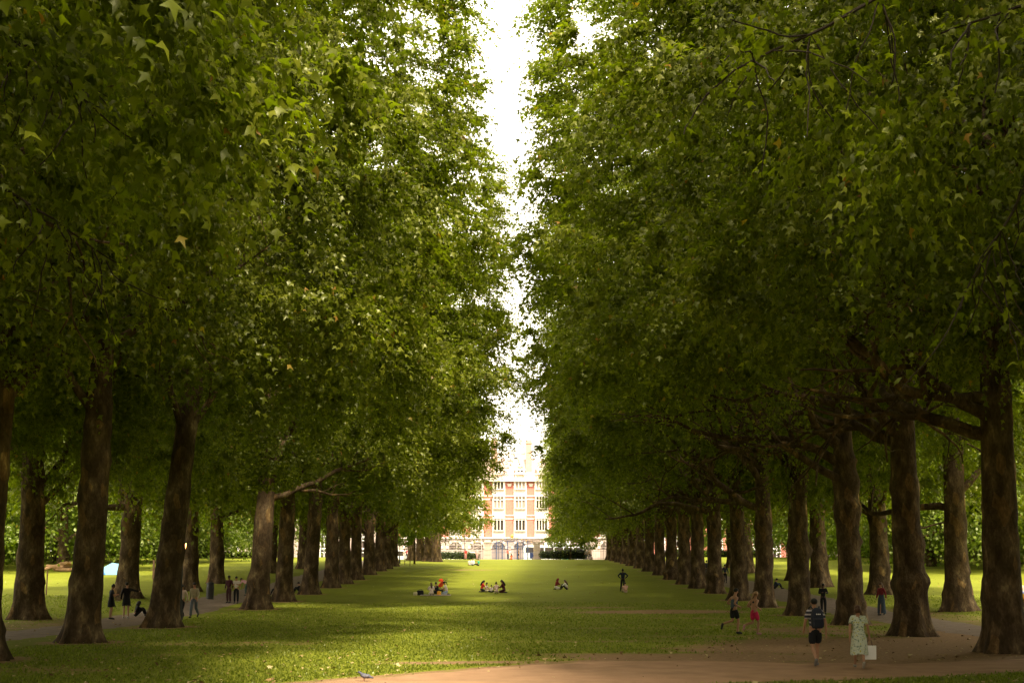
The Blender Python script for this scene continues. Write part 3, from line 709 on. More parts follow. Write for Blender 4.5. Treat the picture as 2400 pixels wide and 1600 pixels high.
for i, xx in enumerate(bars):
    c = (xx - (x0 + x1) / 2) / ((x1 - x0) / 2); top = 2.1 + .5 * abs(math.cos(c * math.pi * 1.5)) + (.5 if abs(c) < .35 else 0)
    MB().tube([(0, 0, g0), (0, 0, top), (0, 0, top + .22)], [.025, .025, .003], 4).build('bar', BLUEI, gt, (xx, 0, 0))
for xx in (x0 + .9, gxp(1177), gxp(1190), gxp(1213), gxp(1226), x1 - .9):
    MB().tube([(0, 0, 0), (0, 0, 2.9), (0, 0, 3.15)], [.075, .075, .02], 6).build('post', BLUEI, gt, (xx, 0, 0))
for z in (.25, 1.15, 2.05): MB().tube([(x0, 0, z), (x1, 0, z)], .035, 4).build('rail', BLUEI, gt)
def scroll(cxx, cz, rr, turns=1.4, ph=0, n=18, w_=.03):
    return [(cxx + rr * (1 - .75 * t) * math.cos(ph + turns * 6.28 * t), 0, cz + rr * (1 - .75 * t) * math.sin(ph + turns * 6.28 * t)) for t in np.linspace(0, 1, n)]
rr_ = random.Random(2)
ov = MB()
for side in (-1, 1):
    for (a, b, c) in ((.5, 3.2, .35), (1.0, 2.95, .32), (1.6, 2.85, .28), (.35, 3.75, .25), (2.3, 2.75, .25), (.9, 3.5, .22), (3.0, 2.7, .2)):
        ov.tube(scroll(side * a, b, c, 1.3, 1.57 * side), .028, 4)
ov.tube([(-x * 1.0, 0, 2.65 + .95 * math.cos(x / 3.6 * 1.57) ** 2) for x in np.linspace(-3.6, 3.6, 24)], .045, 5)
ov.build('overthrow', BLUEI, gt, ((x0 + x1) / 2, 0, 0))
MB().ell((0, 0, 0), (.26, .08, .30)).build('crest', GOLD, gt, (gxp(1200), -.02, gzp(1257) - gz(0, GY)))
for k in range(9):
    a = -3.2 + k * .8; MB().ell((0, 0, 0), (.08, .05, .11), 6, 5).build('gilded_leaf', GOLD, gt, ((x0 + x1) / 2 + a, -.05, 2.75 + .75 * math.cos(a / 3.6 * 1.57)))
def railing(xa, xb, lab):
    f = empty('railing', (xa, GY, gz(xa, GY)), 0, lab, 'railing'); n = int((xb - xa) / .28)
    mb = MB()
    for i in range(n): mb.tube([(i * .28, 0, 0), (i * .28, 0, 1.5), (i * .28, 0, 1.62)], [.018, .018, .002], 3)
    mb.build('bars', DARKM, f)['kind'] = 'stuff'
    for z in (.2, 1.35): MB().tube([(0, 0, z), (xb - xa, 0, z)], .025, 4).build('rail', DARKM, f)
railing(gxp(960), gxp(1134), 'dark iron railing running left from the park gate')
railing(gxp(1266), gxp(1500), 'dark iron railing running right from the park gate')
railing(-95, gxp(955), 'far left stretch of the dark park railing'); railing(gxp(1505), 95, 'far right stretch of the dark park railing')

def leaf_cloud(name, seed, boxes, n, size, m, par=None, loc=(0, 0, 0), up=.5):
    """leaves filling soft boxes (cx,cy,cz,rx,ry,rz)"""
    r = np.random.RandomState(seed); P = []; O = []
    tot = sum(b[3] * b[5] for b in boxes)
    for b in boxes:
        k = int(n * b[3] * b[5] / tot); d = norm(r.randn(k, 3)); q = d * (.75 + .3 * r.rand(k, 1)); q = np.sign(q) * np.abs(q) ** .75
        P.append(q * np.array(b[3:]) + np.array(b[:3])); O.append(d)
    P = np.concatenate(P); O = np.concatenate(O); k = P[:, 2] > (.02 if loc[2] == 0 else -9); P, O = P[k], O[k]
    D = norm(O * .5 + norm(r.randn(*P.shape)) + np.array([0, 0, .1])); U = norm(O + norm(r.randn(*P.shape)) * .8 + np.array([0, 0, up])); N = norm(U - D * (U * D).sum(-1, keepdims=True))
    V, F, kk = leaf_quads(P, D, N, size * (.6 + .8 * r.rand(len(P))), 2)
    return link(name, np_mesh(name, V, F, m, np.repeat(r.rand(len(P)) * .95, kk)), par, loc)
def hedge(xa, xb, h, lab, seed):
    f = empty('hedge', ((xa + xb) / 2, GY - 1.4, gz((xa + xb) / 2, GY - 1.4)), 0, lab, 'hedge'); L_ = xb - xa; n = max(2, int(L_ / 1.6)); r = random.Random(seed)
    bxs = [(-L_ / 2 + (i + .5) * L_ / n, r.uniform(-.2, .2), h * .5, L_ / n * .75, .8, h * r.uniform(.44, .58)) for i in range(n)]
    leaf_cloud('foliage', seed, bxs, int(2600 * L_ / 5), .14, LEAFD, f)['kind'] = 'stuff'
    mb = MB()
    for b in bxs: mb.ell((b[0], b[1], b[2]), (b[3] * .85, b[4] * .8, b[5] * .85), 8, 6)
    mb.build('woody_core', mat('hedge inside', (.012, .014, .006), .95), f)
hedge(gxp(1027), gxp(1100), 1.25, 'dark clipped hedge left of the park gate', 21)
hedge(gxp(1100), gxp(1122), 1.05, 'low dark hedge between the lamp post and the left gate pier', 23)
hedge(gxp(1268), gxp(1318), 1.5, 'green hedge right of the park gate', 22)
hedge(gxp(1318), gxp(1372), 1.7, 'very dark hedge under the small tree right of the gate', 24)
hedge(gxp(1560), gxp(1760), 1.6, 'dark hedge behind the right trunks', 25); hedge(-62, -40, 1.3, 'hedge far behind the left park trees', 26)
# small trees near the gate
def small_tree(px, Y, boxes, n, size, m, lab, tr, th, seed, name='small_tree'):
    x, Y = atY(px, Y); f = empty(name, (x, Y, gz(x, Y)), 0, lab, 'tree')
    MB().tube([(0, 0, -.1), (.02, 0, th * .5), (0, .05, th), (.1, 0, th + 1.5)], [tr * 1.25, tr, tr * .8, tr * .3], 9).build('trunk', BARK, f, smooth=True)
    leaf_cloud('crown', seed, boxes, n, size, m, f)['kind'] = 'stuff'
small_tree(952, 196, [(0, 0, 5.2, 2.2, 2, 1.6), (-1.4, .2, 3.6, 1.2, 1.4, 1.1), (1.3, -.2, 6.0, 1.7, 1.6, 1.3), (-1.3, 0, 6.4, 1.6, 1.6, 1.4), (.2, .3, 7.4, 1.6, 1.6, 1.0)], 9000, .24, LEAFB, 'small bright green tree at the far end of the left row', .12, 3.2, 41)
small_tree(1310, 236, [(0, 0, 3.4, 2.6, 2, 1.4), (-2.3, 0, 3.0, 1.5, 1.5, 1.0), (2.0, 0, 4.6, 2.2, 2, 1.8), (0, 0, 5.4, 2.4, 2, 1.4), (3, 0, 2.6, 1.5, 1.3, 1)], 9000, .22, LEAFB, 'small spreading tree over the hedge right of the gate', .12, 2.0, 42)
for k, (px, Y, h) in enumerate(((930, 190, 3.0), (942, 184, 2.6))):
    x, Y = atY(px, Y); tag(MB().tube([(0, 0, -.1), (0, 0, h)], .05, 5).build('stake', WOOD, None, (x, Y, gz(x, Y))), ('left' if k == 0 else 'right') + ' of two thin tree stakes beside the small bright tree', 'stake', 'tree stakes')
# broad trunks at the end of the left row
for k, (px, Y, rr) in enumerate(((945, 222, .52), (965, 218, .62), (985, 214, .60), (1002, 210, .62))):
    x, Y = atY(px, Y)
    plane_tree(x, Y, 1, 1200 + k, MID[k % 2] if k > 2 else None, f"{['slim sunlit', 'ringed', 'broad dark', 'massive dark'][k]} plane tree in the cluster left of the distant hedge", 'plane trees clustered at the far left end of the lawn', r0=rr, H=10, hb=6.2, cs=(.72, .8, .92), nl=3, rough=.7)
leaf_cloud('crown', 77, [(0, 0, 0, 2.6, 2, 1.2), (2.0, .3, -1.0, 1.6, 1.5, .8), (-1.8, 0, .5, 1.6, 1.5, .9), (.6, 0, 1.4, 2, 1.8, .8)], 5200, .19, LEAF, bpy.data.objects['plane_tree.004'], (-.2, -7, 8.6))['kind'] = 'stuff'
# lamp posts
def lamp(px, Y, h, lab, lit):
    x, Y = atY(px, Y); f = empty('lamp_post', (x, Y, gz(x, Y)), 0, lab, 'lamp post')
    MB().tube([(0, 0, -.1), (0, 0, .5), (0, 0, .55), (0, 0, 1.0), (0, 0, 1.05), (0, 0, h - .5)], [.13, .12, .09, .08, .055, .04], 8).build('post', DARKM, f)
    MB().tube([(-.32, 0, h - .75), (.32, 0, h - .75)], .018, 5).build('ladder_bar', DARKM, f)
    l_ = MB().tube([(0, 0, h - .5), (0, 0, h - .45), (0, 0, h)], [.04, .13, .21], 6).build('lantern', mat('lantern glass lit', (.8, .4, .15), .3, emit=((1, .32, .08), 5.0)) if lit else mat('lantern glass', (.5, .5, .45), .2), f)
    MB().tube([(0, 0, h), (0, 0, h + .05), (0, 0, h + .2), (0, 0, h + .32)], [.24, .22, .09, .01], 6).build('cap', DARKM, l_)
    MB().tube([(0, 0, 0), (0, 0, 0.001), (0, 0, .05)], [.0, .14, .14], 6).build('frame', DARKM, l_, (0, 0, h - .5))
lamp(419, 71, 3.75, 'black lamp post with glowing orange lantern beside the dark leaning tree', True)
lamp(1067, 236, 4.6, 'black lamp post standing left of the park gate', False)
lamp(918, 200, 3.6, 'dark lamp post at the far end of the left row', False)
# bus
bus = empty('bus', (7.1, 254, BZ), 0, 'bus with white roof and dark blue sides passing behind the right gate pier', 'bus')
BW = mat('bus white', (.8, .8, .82), .3); BB = mat('bus navy', (.02, .03, .09), .3); BG = mat('bus green', (.05, .30, .22), .35)
bb = MB(); prof = [(-5.5, .35), (-5.5, 2.2), (-5.35, 2.75), (-5.0, 3.0), (5.3, 3.0), (5.5, 2.8), (5.5, .35)]
v = [(x, y, z) for y in (-1.25, 1.25) for x, z in prof]; n_ = len(prof)
bb.add(v, [tuple(range(n_))[::-1], tuple(range(n_, 2 * n_))] + [(i, (i + 1) % n_, n_ + (i + 1) % n_, n_ + i) for i in range(n_)])
bb.build('body', BW, bus)
bx('side_panel', BB, bus, (.6, -1.265, 1.15), (9.7, .03, 1.0)); bx('side_panel', BG, bus, (2.1, -1.285, 1.0), (1.2, .03, 1.1))
for k in range(6): bx('window', GLASS, bus, (-4.2 + k * 1.7, -1.275, 2.15), (1.55, .04, .85))
bx('destination_sign', mat('yellow sign', (.9, .62, .05), .4), bus, (-3.3, -1.30, 1.9), (.5, .03, .45))
for xx in (-3.4, 3.2):
    wh = MB().tube([(0, -.14, 0), (0, .14, 0)], .48, 16).build('wheel', mat('tyre', (.015, .015, .015), .8), bus, (xx, -1.2, .48)); MB().tube([(0, -.16, 0), (0, -.13, 0)], .26, 10).build('rim', mat('rim', (.4, .4, .4), .4), wh)
aw = empty('awning', (gxp(1316), 266.6, BZ + 2.6), 0, 'white sloping awning on the mansion to the right of the bus', 'awning')
MB().add([(-2.4, 0, .9), (2.4, 0, 1.2), (2.4, -1.8, .5), (-2.4, -1.8, .2), (-2.4, 0, .8), (2.4, 0, 1.1), (2.4, -1.8, .4), (-2.4, -1.8, .1)], [(0, 1, 2, 3), (7, 6, 5, 4), (3, 2, 6, 7), (0, 3, 7, 4), (1, 5, 6, 2)]).build('canopy', WHITE, aw)
MB().tube([(-2.4, -1.8, .1), (-2.4, -1.8, -2.55)], .04, 5).build('pole', DARKM, aw); MB().tube([(2.4, -1.8, .4), (2.4, -1.8, -2.55)], .04, 5).build('pole', DARKM, aw)
# scaffold and hoarding in front of the left end of the mansion
scf = empty('scaffold', (gxp(1060), 262, BZ), 0, 'pale metal scaffold with boards in front of the mansion, left of the lamp post', 'scaffold')
PALE = mat('scaffold tube', (.55, .48, .42), .5)
for xx in np.arange(-4.5, 4.6, 1.5):
    for yy in (0, 1.3): MB().tube([(xx, yy, 0), (xx, yy, 4.6)], .05, 5).build('pole', PALE, scf)
for z in (1.6, 3.1, 4.3):
    MB().tube([(-4.6, -.06, z + .5), (4.6, -.06, z + .5)], .045, 4).build('rail', PALE, scf); bx('board', PALE, scf, (0, .6, z), (9.2, 1.1, .08))
for k in range(3): MB().tube([(-4.5 + 3 * k, -.1, 1.6), (-1.5 + 3 * k, -.1, 3.1)], .04, 4).build('brace', PALE, scf)
tag(bx('hoarding', WHITE, None, (gxp(1060), 244.6, 3.1 - 1.45 + .6), (7.5, .08, 1.5)), 'low white hoarding behind the dark hedge left of the gate', 'hoarding')
# cars and vans glimpsed on the street through the left trunks
def vehicle(x, y, col, h, Lh, lab, cat):
    f = empty('parked_' + cat, (x, y, BZ), 0, lab, cat); pr = [(-Lh / 2, .3), (-Lh / 2, .8), (-Lh / 2 * .8, .95), (-Lh / 2 * .55, h), (Lh / 2 * .6, h), (Lh / 2 * .85, .95), (Lh / 2, .85), (Lh / 2, .3)]
    mb = MB(); v = [(a, b, c) for b in (-.88, .88) for a, c in pr]; n = len(pr); mb.add(v, [tuple(range(n))[::-1], tuple(range(n, 2 * n))] + [(i, (i + 1) % n, n + (i + 1) % n, n + i) for i in range(n)]); mb.build('body', col, f)
    bx('window', GLASS, f, (0, -.89, (h + .95) / 2), (Lh * .48, .03, (h - .95) * .7))
    for a in (-Lh * .3, Lh * .3): MB().tube([(0, -.1, 0), (0, .1, 0)], .32, 12).build('wheel', MATS['tyre'], f, (a, -.84, .32))
vehicle(-20.5, 250.5, BW, 2.1, 5.2, 'white van on the street seen beyond the small bright tree', 'van')
vehicle(-42, 250.5, BW, 2.2, 5.4, 'white van glimpsed between the pale leaning tree and its neighbour', 'van')
vehicle(26, 251, mat('car black', (.02, .02, .025), .3), 1.45, 4.3, 'dark car glimpsed between the far right trunks', 'car')
vehicle(-29, 251, mat('car silver', (.5, .5, .5), .3), 1.45, 4.3, 'silver car glimpsed between the left trunks', 'car')

# ------------------------------------------------------------------ things on the grass
TENTA = mat('blue tent cloth', (.03, .13, .40), .6); TENTB = mat('pale blue tent cloth', (.14, .29, .40), .6)
x, y = at(264, 1319); t = empty('tent', (x, y, gz(x, y)), 0, 'low pale and bright blue tent on the sunny grass at the left', 'tent')
def panel(name, m, pts): MB().add(pts, [(0, 1, 2)] if len(pts) == 3 else [(0, 1, 2, 3)]).build(name, m, t)
a, b, c_, d_ = (-2.3, -.8, 0), (1.9, -.9, 0), (2.2, .9, 0), (-1.9, .9, 0); tp, tq = (-.3, 0, 1.15), (.6, .1, 1.0)
panel('side_panel', TENTB, [a, (-.1, -1.0, 0), tp]); panel('side_panel', TENTB, [(-.1, -1.0, 0), (.7, -1, 0), tq, tp]); panel('side_panel', TENTA, [(.7, -1, 0), b, tq]); panel('side_panel', TENTA, [b, c_, tq]); panel('back_panel', TENTA, [c_, d_, tp, tq]); panel('side_panel', TENTA, [d_, a, tp])
panel('flap', TENTA, [(-1.9, -.98, .02), (-.6, -1.05, .02), (-1.0, -.75, .42)])
x, y = at(355, 1330); k = empty('post_and_rail', (x, y, gz(x, y)), 0, 'short dark wooden post and rail on the left grass beyond the trunks', 'fence')
bx('post', WOOD, k, (-.1, 0, .75), (.18, .18, 1.9)); bx('post', WOOD, k, (.45, .2, .45), (.16, .16, 1.2)); bx('rail', WOOD, k, (.1, .1, .85), (1.0, .09, .1), rz=.3)
for (px, py, h, lab) in ((106, 1366, 1.6, 'thin post on the sunny grass between the first two left trunks'), (441, 1347, 2.1, 'thin post on the grass right of the lamp post'), (505, 1335, 2.0, 'slim pale post beyond the litter bin')):
    x, y = at(px, py); tag(MB().tube([(0, 0, -.1), (.02, 0, h)], .05, 5).build('post', WOOD, None, (x, y, gz(x, y))), lab, 'post', 'thin posts on the left grass')
x, y = at(482, 1376); k = empty('litter_bin', (x, y, gz(x, y)), 0, 'tall dark litter bin beside the left footpath', 'bin')
MB().tube([(0, 0, 0), (0, 0, .05), (0, 0, .8), (0, 0, 1.0)], [.28, .24, .26, .22], 12).build('body', DARKM, k); MB().tube([(0, 0, 1.0), (0, 0, 1.06), (0, 0, 1.14)], [.27, .25, .10], 12).build('lid', DARKM, k)
r = random.Random(8)
x, y = at(145, 1312); k = empty('woodpile', (x, y, gz(x, y)), 0, 'pile of pale cut logs and branches on the far left grass', 'logs')
LOG = mat('cut logs', (.42, .25, .13), .9, (4, .2))
for q in range(9): MB().tube([(-.9, 0, 0), (.9, 0, 0)], r.uniform(.14, .24), 7).build('log', LOG, k, (r.uniform(-1, 1), r.uniform(-.5, .5), .2 + .3 * (q // 3)), rot=(0, r.gauss(0, .15), r.gauss(0, .5)))
# pigeon
x, y = 0, 0
x, y = at(836, 1566.0); pg = empty('pigeon', (x, y, gz(x, y) + .02), R(75), 'grey pigeon standing on the sandy path at the bottom edge', 'bird')
PGM = mat('pigeon feathers', (.09, .09, .12), .7, (20, .3)); 
mb = MB(); mb.tube([(0, .16, .20), (0, .14, .215), (0, .08, .185), (0, .05, .15), (0, -.02, .125), (0, -.10, .115), (0, -.17, .10), (0, -.24, .085)], [.012, .028, .028, .05, .062, .05, .028, .015], 10); mb.build('body', PGM, pg, smooth=True)
for s in (-1, 1):
    MB().ell((0, 0, 0), (.02, .10, .04), 8, 6).build('wing', mat('pigeon wing', (.16, .16, .19), .7), pg, (s * .052, -.05, .13), smooth=True)
    MB().tube([(s * .02, 0, .08), (s * .022, 0, .0), (s * .022, .03, .002)], .006, 4).build('leg', mat('pigeon legs', (.3, .1, .07), .6), pg)
MB().tube([(0, .17, .205), (0, .2, .19)], [.01, .002], 5).build('beak', DARKM, pg)
# grass blades and fallen leaves
rsg = np.random.RandomState(4)
def scatter(n, y0, y1, pw):
    y = y0 + (y1 - y0) * rsg.rand(n) ** pw; x = (rsg.rand(n) * 2 - 1) * (y * .37 + 1); return x, y
gxs, gys = scatter(150000, 29, 95, 1.7)
d = dirtf(gxs, gys); f_, n2 = path_front(gxs)
ok = ~((gys < f_ + .1 * rsg.randn(len(gxs)) - .1) & (gys > n2 + .1 * rsg.randn(len(gxs)) + .1)) & (rsg.rand(len(gxs)) > d * 1.3) & ~((np.abs(np.abs(gxs) - 18.9) < 2.4) & (gys > 40))
gxs, gys = gxs[ok], gys[ok]; n = len(gxs); P = np.stack([gxs, gys, ground(gxs, gys) - .005], -1)
a = rsg.rand(n) * 6.283; wv = np.stack([np.cos(a), np.sin(a), 0 * a], -1) * (.018 + .02 * rsg.rand(n))[:, None]; hh = np.stack([rsg.randn(n) * .02, rsg.randn(n) * .02, .035 + .05 * rsg.rand(n)], -1)
V = np.stack([P - wv, P + wv, P + hh], 1).reshape(-1, 3)
GR = leaf_mat('grass blades', (.085, .105, .010), (.135, .160, .016), (.20, .215, .035), trans=.35, yellow=.02)
tag(link('grass', np_mesh('grass', V, np.arange(3 * n).reshape(-1, 3), GR, np.repeat(rsg.rand(n) * .96, 3))), kind='stuff')
def litter_mesh(x, y, size, rnd, name, m, base=.02):
    n = len(x); P = np.stack([x, y, ground(x, y) + base], -1); a = rsg.rand(n) * 6.283
    D = np.stack([np.cos(a), np.sin(a), rsg.randn(n) * .25], -1); D = norm(D); U = norm(np.stack([rsg.randn(n) * .5, rsg.randn(n) * .5, np.ones(n)], -1)); N = norm(U - D * (U * D).sum(-1, keepdims=True))
    V, F, k = leaf_quads(P, D, N, size, 3); return np_mesh(name, V, F, m, np.repeat(rnd, k))
LIT = bpy.data.materials.new('dry leaves'); LIT.use_nodes = True
_n = LIT.node_tree.nodes; _a = _n.new('ShaderNodeAttribute'); _a.attribute_name = 'rnd'; _r = _n.new('ShaderNodeValToRGB')
_r.color_ramp.elements[0].color = (.15, .075, .03, 1); _r.color_ramp.elements[1].color = (.46, .37, .17, 1); _q = _r.color_ramp.elements.new(.45); _q.color = (.30, .19, .06, 1)
LIT.node_tree.links.new(_a.outputs['Fac'], _r.inputs[0]); LIT.node_tree.links.new(_r.outputs[0], _n['Principled BSDF'].inputs['Base Color']); _n['Principled BSDF'].inputs['Roughness'].default_value = .8
xs, ys = scatter(9000, 30, 190, 2.0); dd = dirtf(xs, ys); f_, n2 = path_front(xs); ok = ~((ys < f_ - .2) & (ys > n2 + .2) & (rsg.rand(len(xs)) > .06)) & (rsg.rand(len(xs)) < .32 + .6 * dd)
xs, ys = xs[ok], ys[ok]
tag(link('fallen_leaf_litter', litter_mesh(xs, ys, .07 + .08 * rsg.rand(len(xs)), rsg.rand(len(xs)), 'litter', LIT, .035)), kind='stuff')
fm = []
for k in range(4):
    V, F, kk = leaf_quads(np.zeros((1, 3)), np.array([[0, 1., 0]]), np.array([[0, 0, 1.]]), np.array([1.]), 5); V[:, 2] += .15 * np.sin(V[:, 0] * 4 + k)
    fm.append(np_mesh('fallen_leaf', V, F, LIT, np.full(kk, [.1, .4, .6, .95][k])))
r = random.Random(12); cnt = 0
while cnt < 70:
    y = r.uniform(30.5, 44); x = r.uniform(-y * .36, y * .36)
    if path_front(x)[1] + .3 < y < path_front(x)[0] - .2 and r.random() > .05: continue
    o = link('fallen_leaf', fm[r.randrange(4)], None, (x, y, gz(x, y) + .05)); s = r.uniform(.12, .19); o.scale = (s, s, s); o.rotation_euler = (r.gauss(0, .3), r.gauss(0, .3), r.uniform(0, 6.28))
    tag(o, 'dry fallen plane leaf lying on the near grass', 'leaf', 'fallen leaves on the near grass'); cnt += 1

# ------------------------------------------------------------------ people
PENDING = []
def skin(name, verts, edges, rad, m, parent, root=0, sub=1, extra=None):
    me = bpy.data.meshes.new(name); me.from_pydata([tuple(v) for v in verts], edges, []); me.materials.append(m)
    o = bpy.data.objects.new(name, me); COL.objects.link(o); o.parent = parent
    md = o.modifiers.new('skin', 'SKIN'); md.use_smooth_shade = True
    sv = me.skin_vertices[0].data
    for i, q in enumerate(rad): sv[i].radius = (q, q) if not hasattr(q, '__len__') else q
    sv[root].use_root = True
    s = o.modifiers.new('sub', 'SUBSURF'); s.levels = sub; s.render_levels = sub
    PENDING.append((o, extra, m)); return o
SKINC = {'light': mat('skin light', (.50, .29, .20), .6), 'tan': mat('skin tan', (.36, .19, .11), .6), 'dark': mat('skin dark', (.11, .055, .035), .6)}
HAIRC = {'black': mat('hair black', (.012, .010, .009), .5), 'brown': mat('hair brown', (.07, .035, .018), .5), 'blond': mat('hair blond', (.30, .18, .08), .5), 'grey': mat('hair grey', (.30, .28, .25), .6)}
def cloth(c): return mat('cloth %.2f %.2f %.2f' % c, c, .85, (8, .12))
V3 = Vector
def J(kind, side_swing=1):
    """joint positions for a 1.75 m figure facing +y"""
    p = dict(pel=(0, 0, .95), nb=(0, 0, 1.46), hd=(0, .03, 1.63))
    p.update(el0=(-.25, -.03, 1.14), wr0=(-.26, .05, .90), el1=(.25, -.03, 1.14), wr1=(.26, .05, .90),
             kn0=(-.10, .02, .50), an0=(-.10, -.03, .08), kn1=(.10, .02, .50), an1=(.10, -.03, .08), f0=(0, .17, -.05), f1=(0, .17, -.05))
    if kind == 'walk':
        p.update(kn1=(.09, .16, .53), an1=(.09, .22, .09), kn0=(-.09, -.02, .50), an0=(-.09, -.36, .22), f0=(0, .12, -.14), f1=(0, .17, -.03), el0=(-.24, .06, 1.15), wr0=(-.24, .20, .95), el1=(.25, -.12, 1.15), wr1=(.25, -.13, .89))
    if kind == 'walk2':
        p.update(kn0=(-.09, .16, .53), an0=(-.09, .2, .09), kn1=(.09, 0, .50), an1=(.07, -.33, .20), f1=(0, .12, -.14), f0=(0, .17, -.03), el1=(.26, .0, 1.15), wr1=(.30, .07, .90), el0=(-.25, -.08, 1.15), wr0=(-.26, -.08, .89))
    if kind == 'run':
        p.update(nb=(0, .08, 1.43), hd=(0, .14, 1.60), kn1=(.09, .16, .50), an1=(.09, .10, .08), f1=(0, .18, -.04), kn0=(-.09, .02, .50), an0=(-.09, -.46, .40), f0=(0, -.05, -.18), el0=(-.27, -.10, 1.15), wr0=(-.20, .16, 1.10), el1=(.27, -.16, 1.16), wr1=(.22, .10, 1.04))
    if kind == 'hips':
        p.update(el0=(-.40, -.05, 1.22), wr0=(-.19, .03, 1.02), el1=(.40, -.05, 1.22), wr1=(.19, .03, 1.02), kn0=(-.13, .0, .50), an0=(-.20, -.02, .08), kn1=(.08, .02, .5), an1=(.07, -.0, .08))
    if kind == 'phone':
        p.update(el0=(-.24, .06, 1.16), wr0=(-.10, .28, 1.22), el1=(.24, .06, 1.16), wr1=(.10, .28, 1.22), hd=(0, .07, 1.61))
    if kind == 'point':
        p.update(el1=(.40, .10, 1.34), wr1=(.62, .2, 1.30), kn0=(-.1, 0, .5), an0=(-.12, -.12, .08))
    if kind == 'bend':
        p.update(pel=(0, -.12, .86), nb=(0, .34, 1.10), hd=(0, .50, 1.16), el0=(-.2, .42, .82), wr0=(-.14, .46, .60), el1=(.2, .42, .82), wr1=(.14, .46, .60))
    if kind == 'sit':
        p.update(pel=(0, 0, .13), nb=(0, .05, .62), hd=(0, .10, .79), kn0=(-.33, .30, .20), an0=(-.02, .40, .08), kn1=(.33, .30, .20), an1=(.06, .32, .08), f0=(.10, .05, -.03), f1=(-.10, .05, -.03), el0=(-.26, .12, .36), wr0=(-.14, .32, .30), el1=(.26, .12, .36), wr1=(.14, .32, .30))
    if kind == 'knees':
        p.update(pel=(0, 0, .13), nb=(0, .12, .58), hd=(0, .20, .74), kn0=(-.12, .40, .48), an0=(-.12, .58, .09), kn1=(.12, .40, .48), an1=(.12, .58, .09), f0=(0, .15, -.04), f1=(0, .15, -.04), el0=(-.24, .28, .38), wr0=(-.10, .46, .36), el1=(.24, .28, .38), wr1=(.10, .46, .36))
    if kind == 'legs':
        p.update(pel=(0, 0, .13), nb=(0, -.03, .62), hd=(0, .03, .79), kn0=(-.12, .42, .22), an0=(-.12, .82, .09), kn1=(.12, .42, .22), an1=(.12, .82, .09), f0=(0, .04, .12), f1=(0, .04, .12), el0=(-.26, .06, .36), wr0=(-.16, .26, .30), el1=(.26, .06, .36), wr1=(.16, .30, .40))
    if kind == 'kneel':
        p.update(pel=(0, -.05, .24), nb=(0, .08, .72), hd=(0, .16, .88), kn0=(-.13, .36, .10), an0=(-.11, -.10, .08), kn1=(.13, .36, .10), an1=(.11, -.10, .08), f0=(0, -.14, -.03), f1=(0, -.14, -.03), el0=(-.25, .18, .48), wr0=(-.12, .38, .42), el1=(.25, .18, .48), wr1=(.12, .38, .42))
    return {k: V3(v) for k, v in p.items()}
NOTES = []
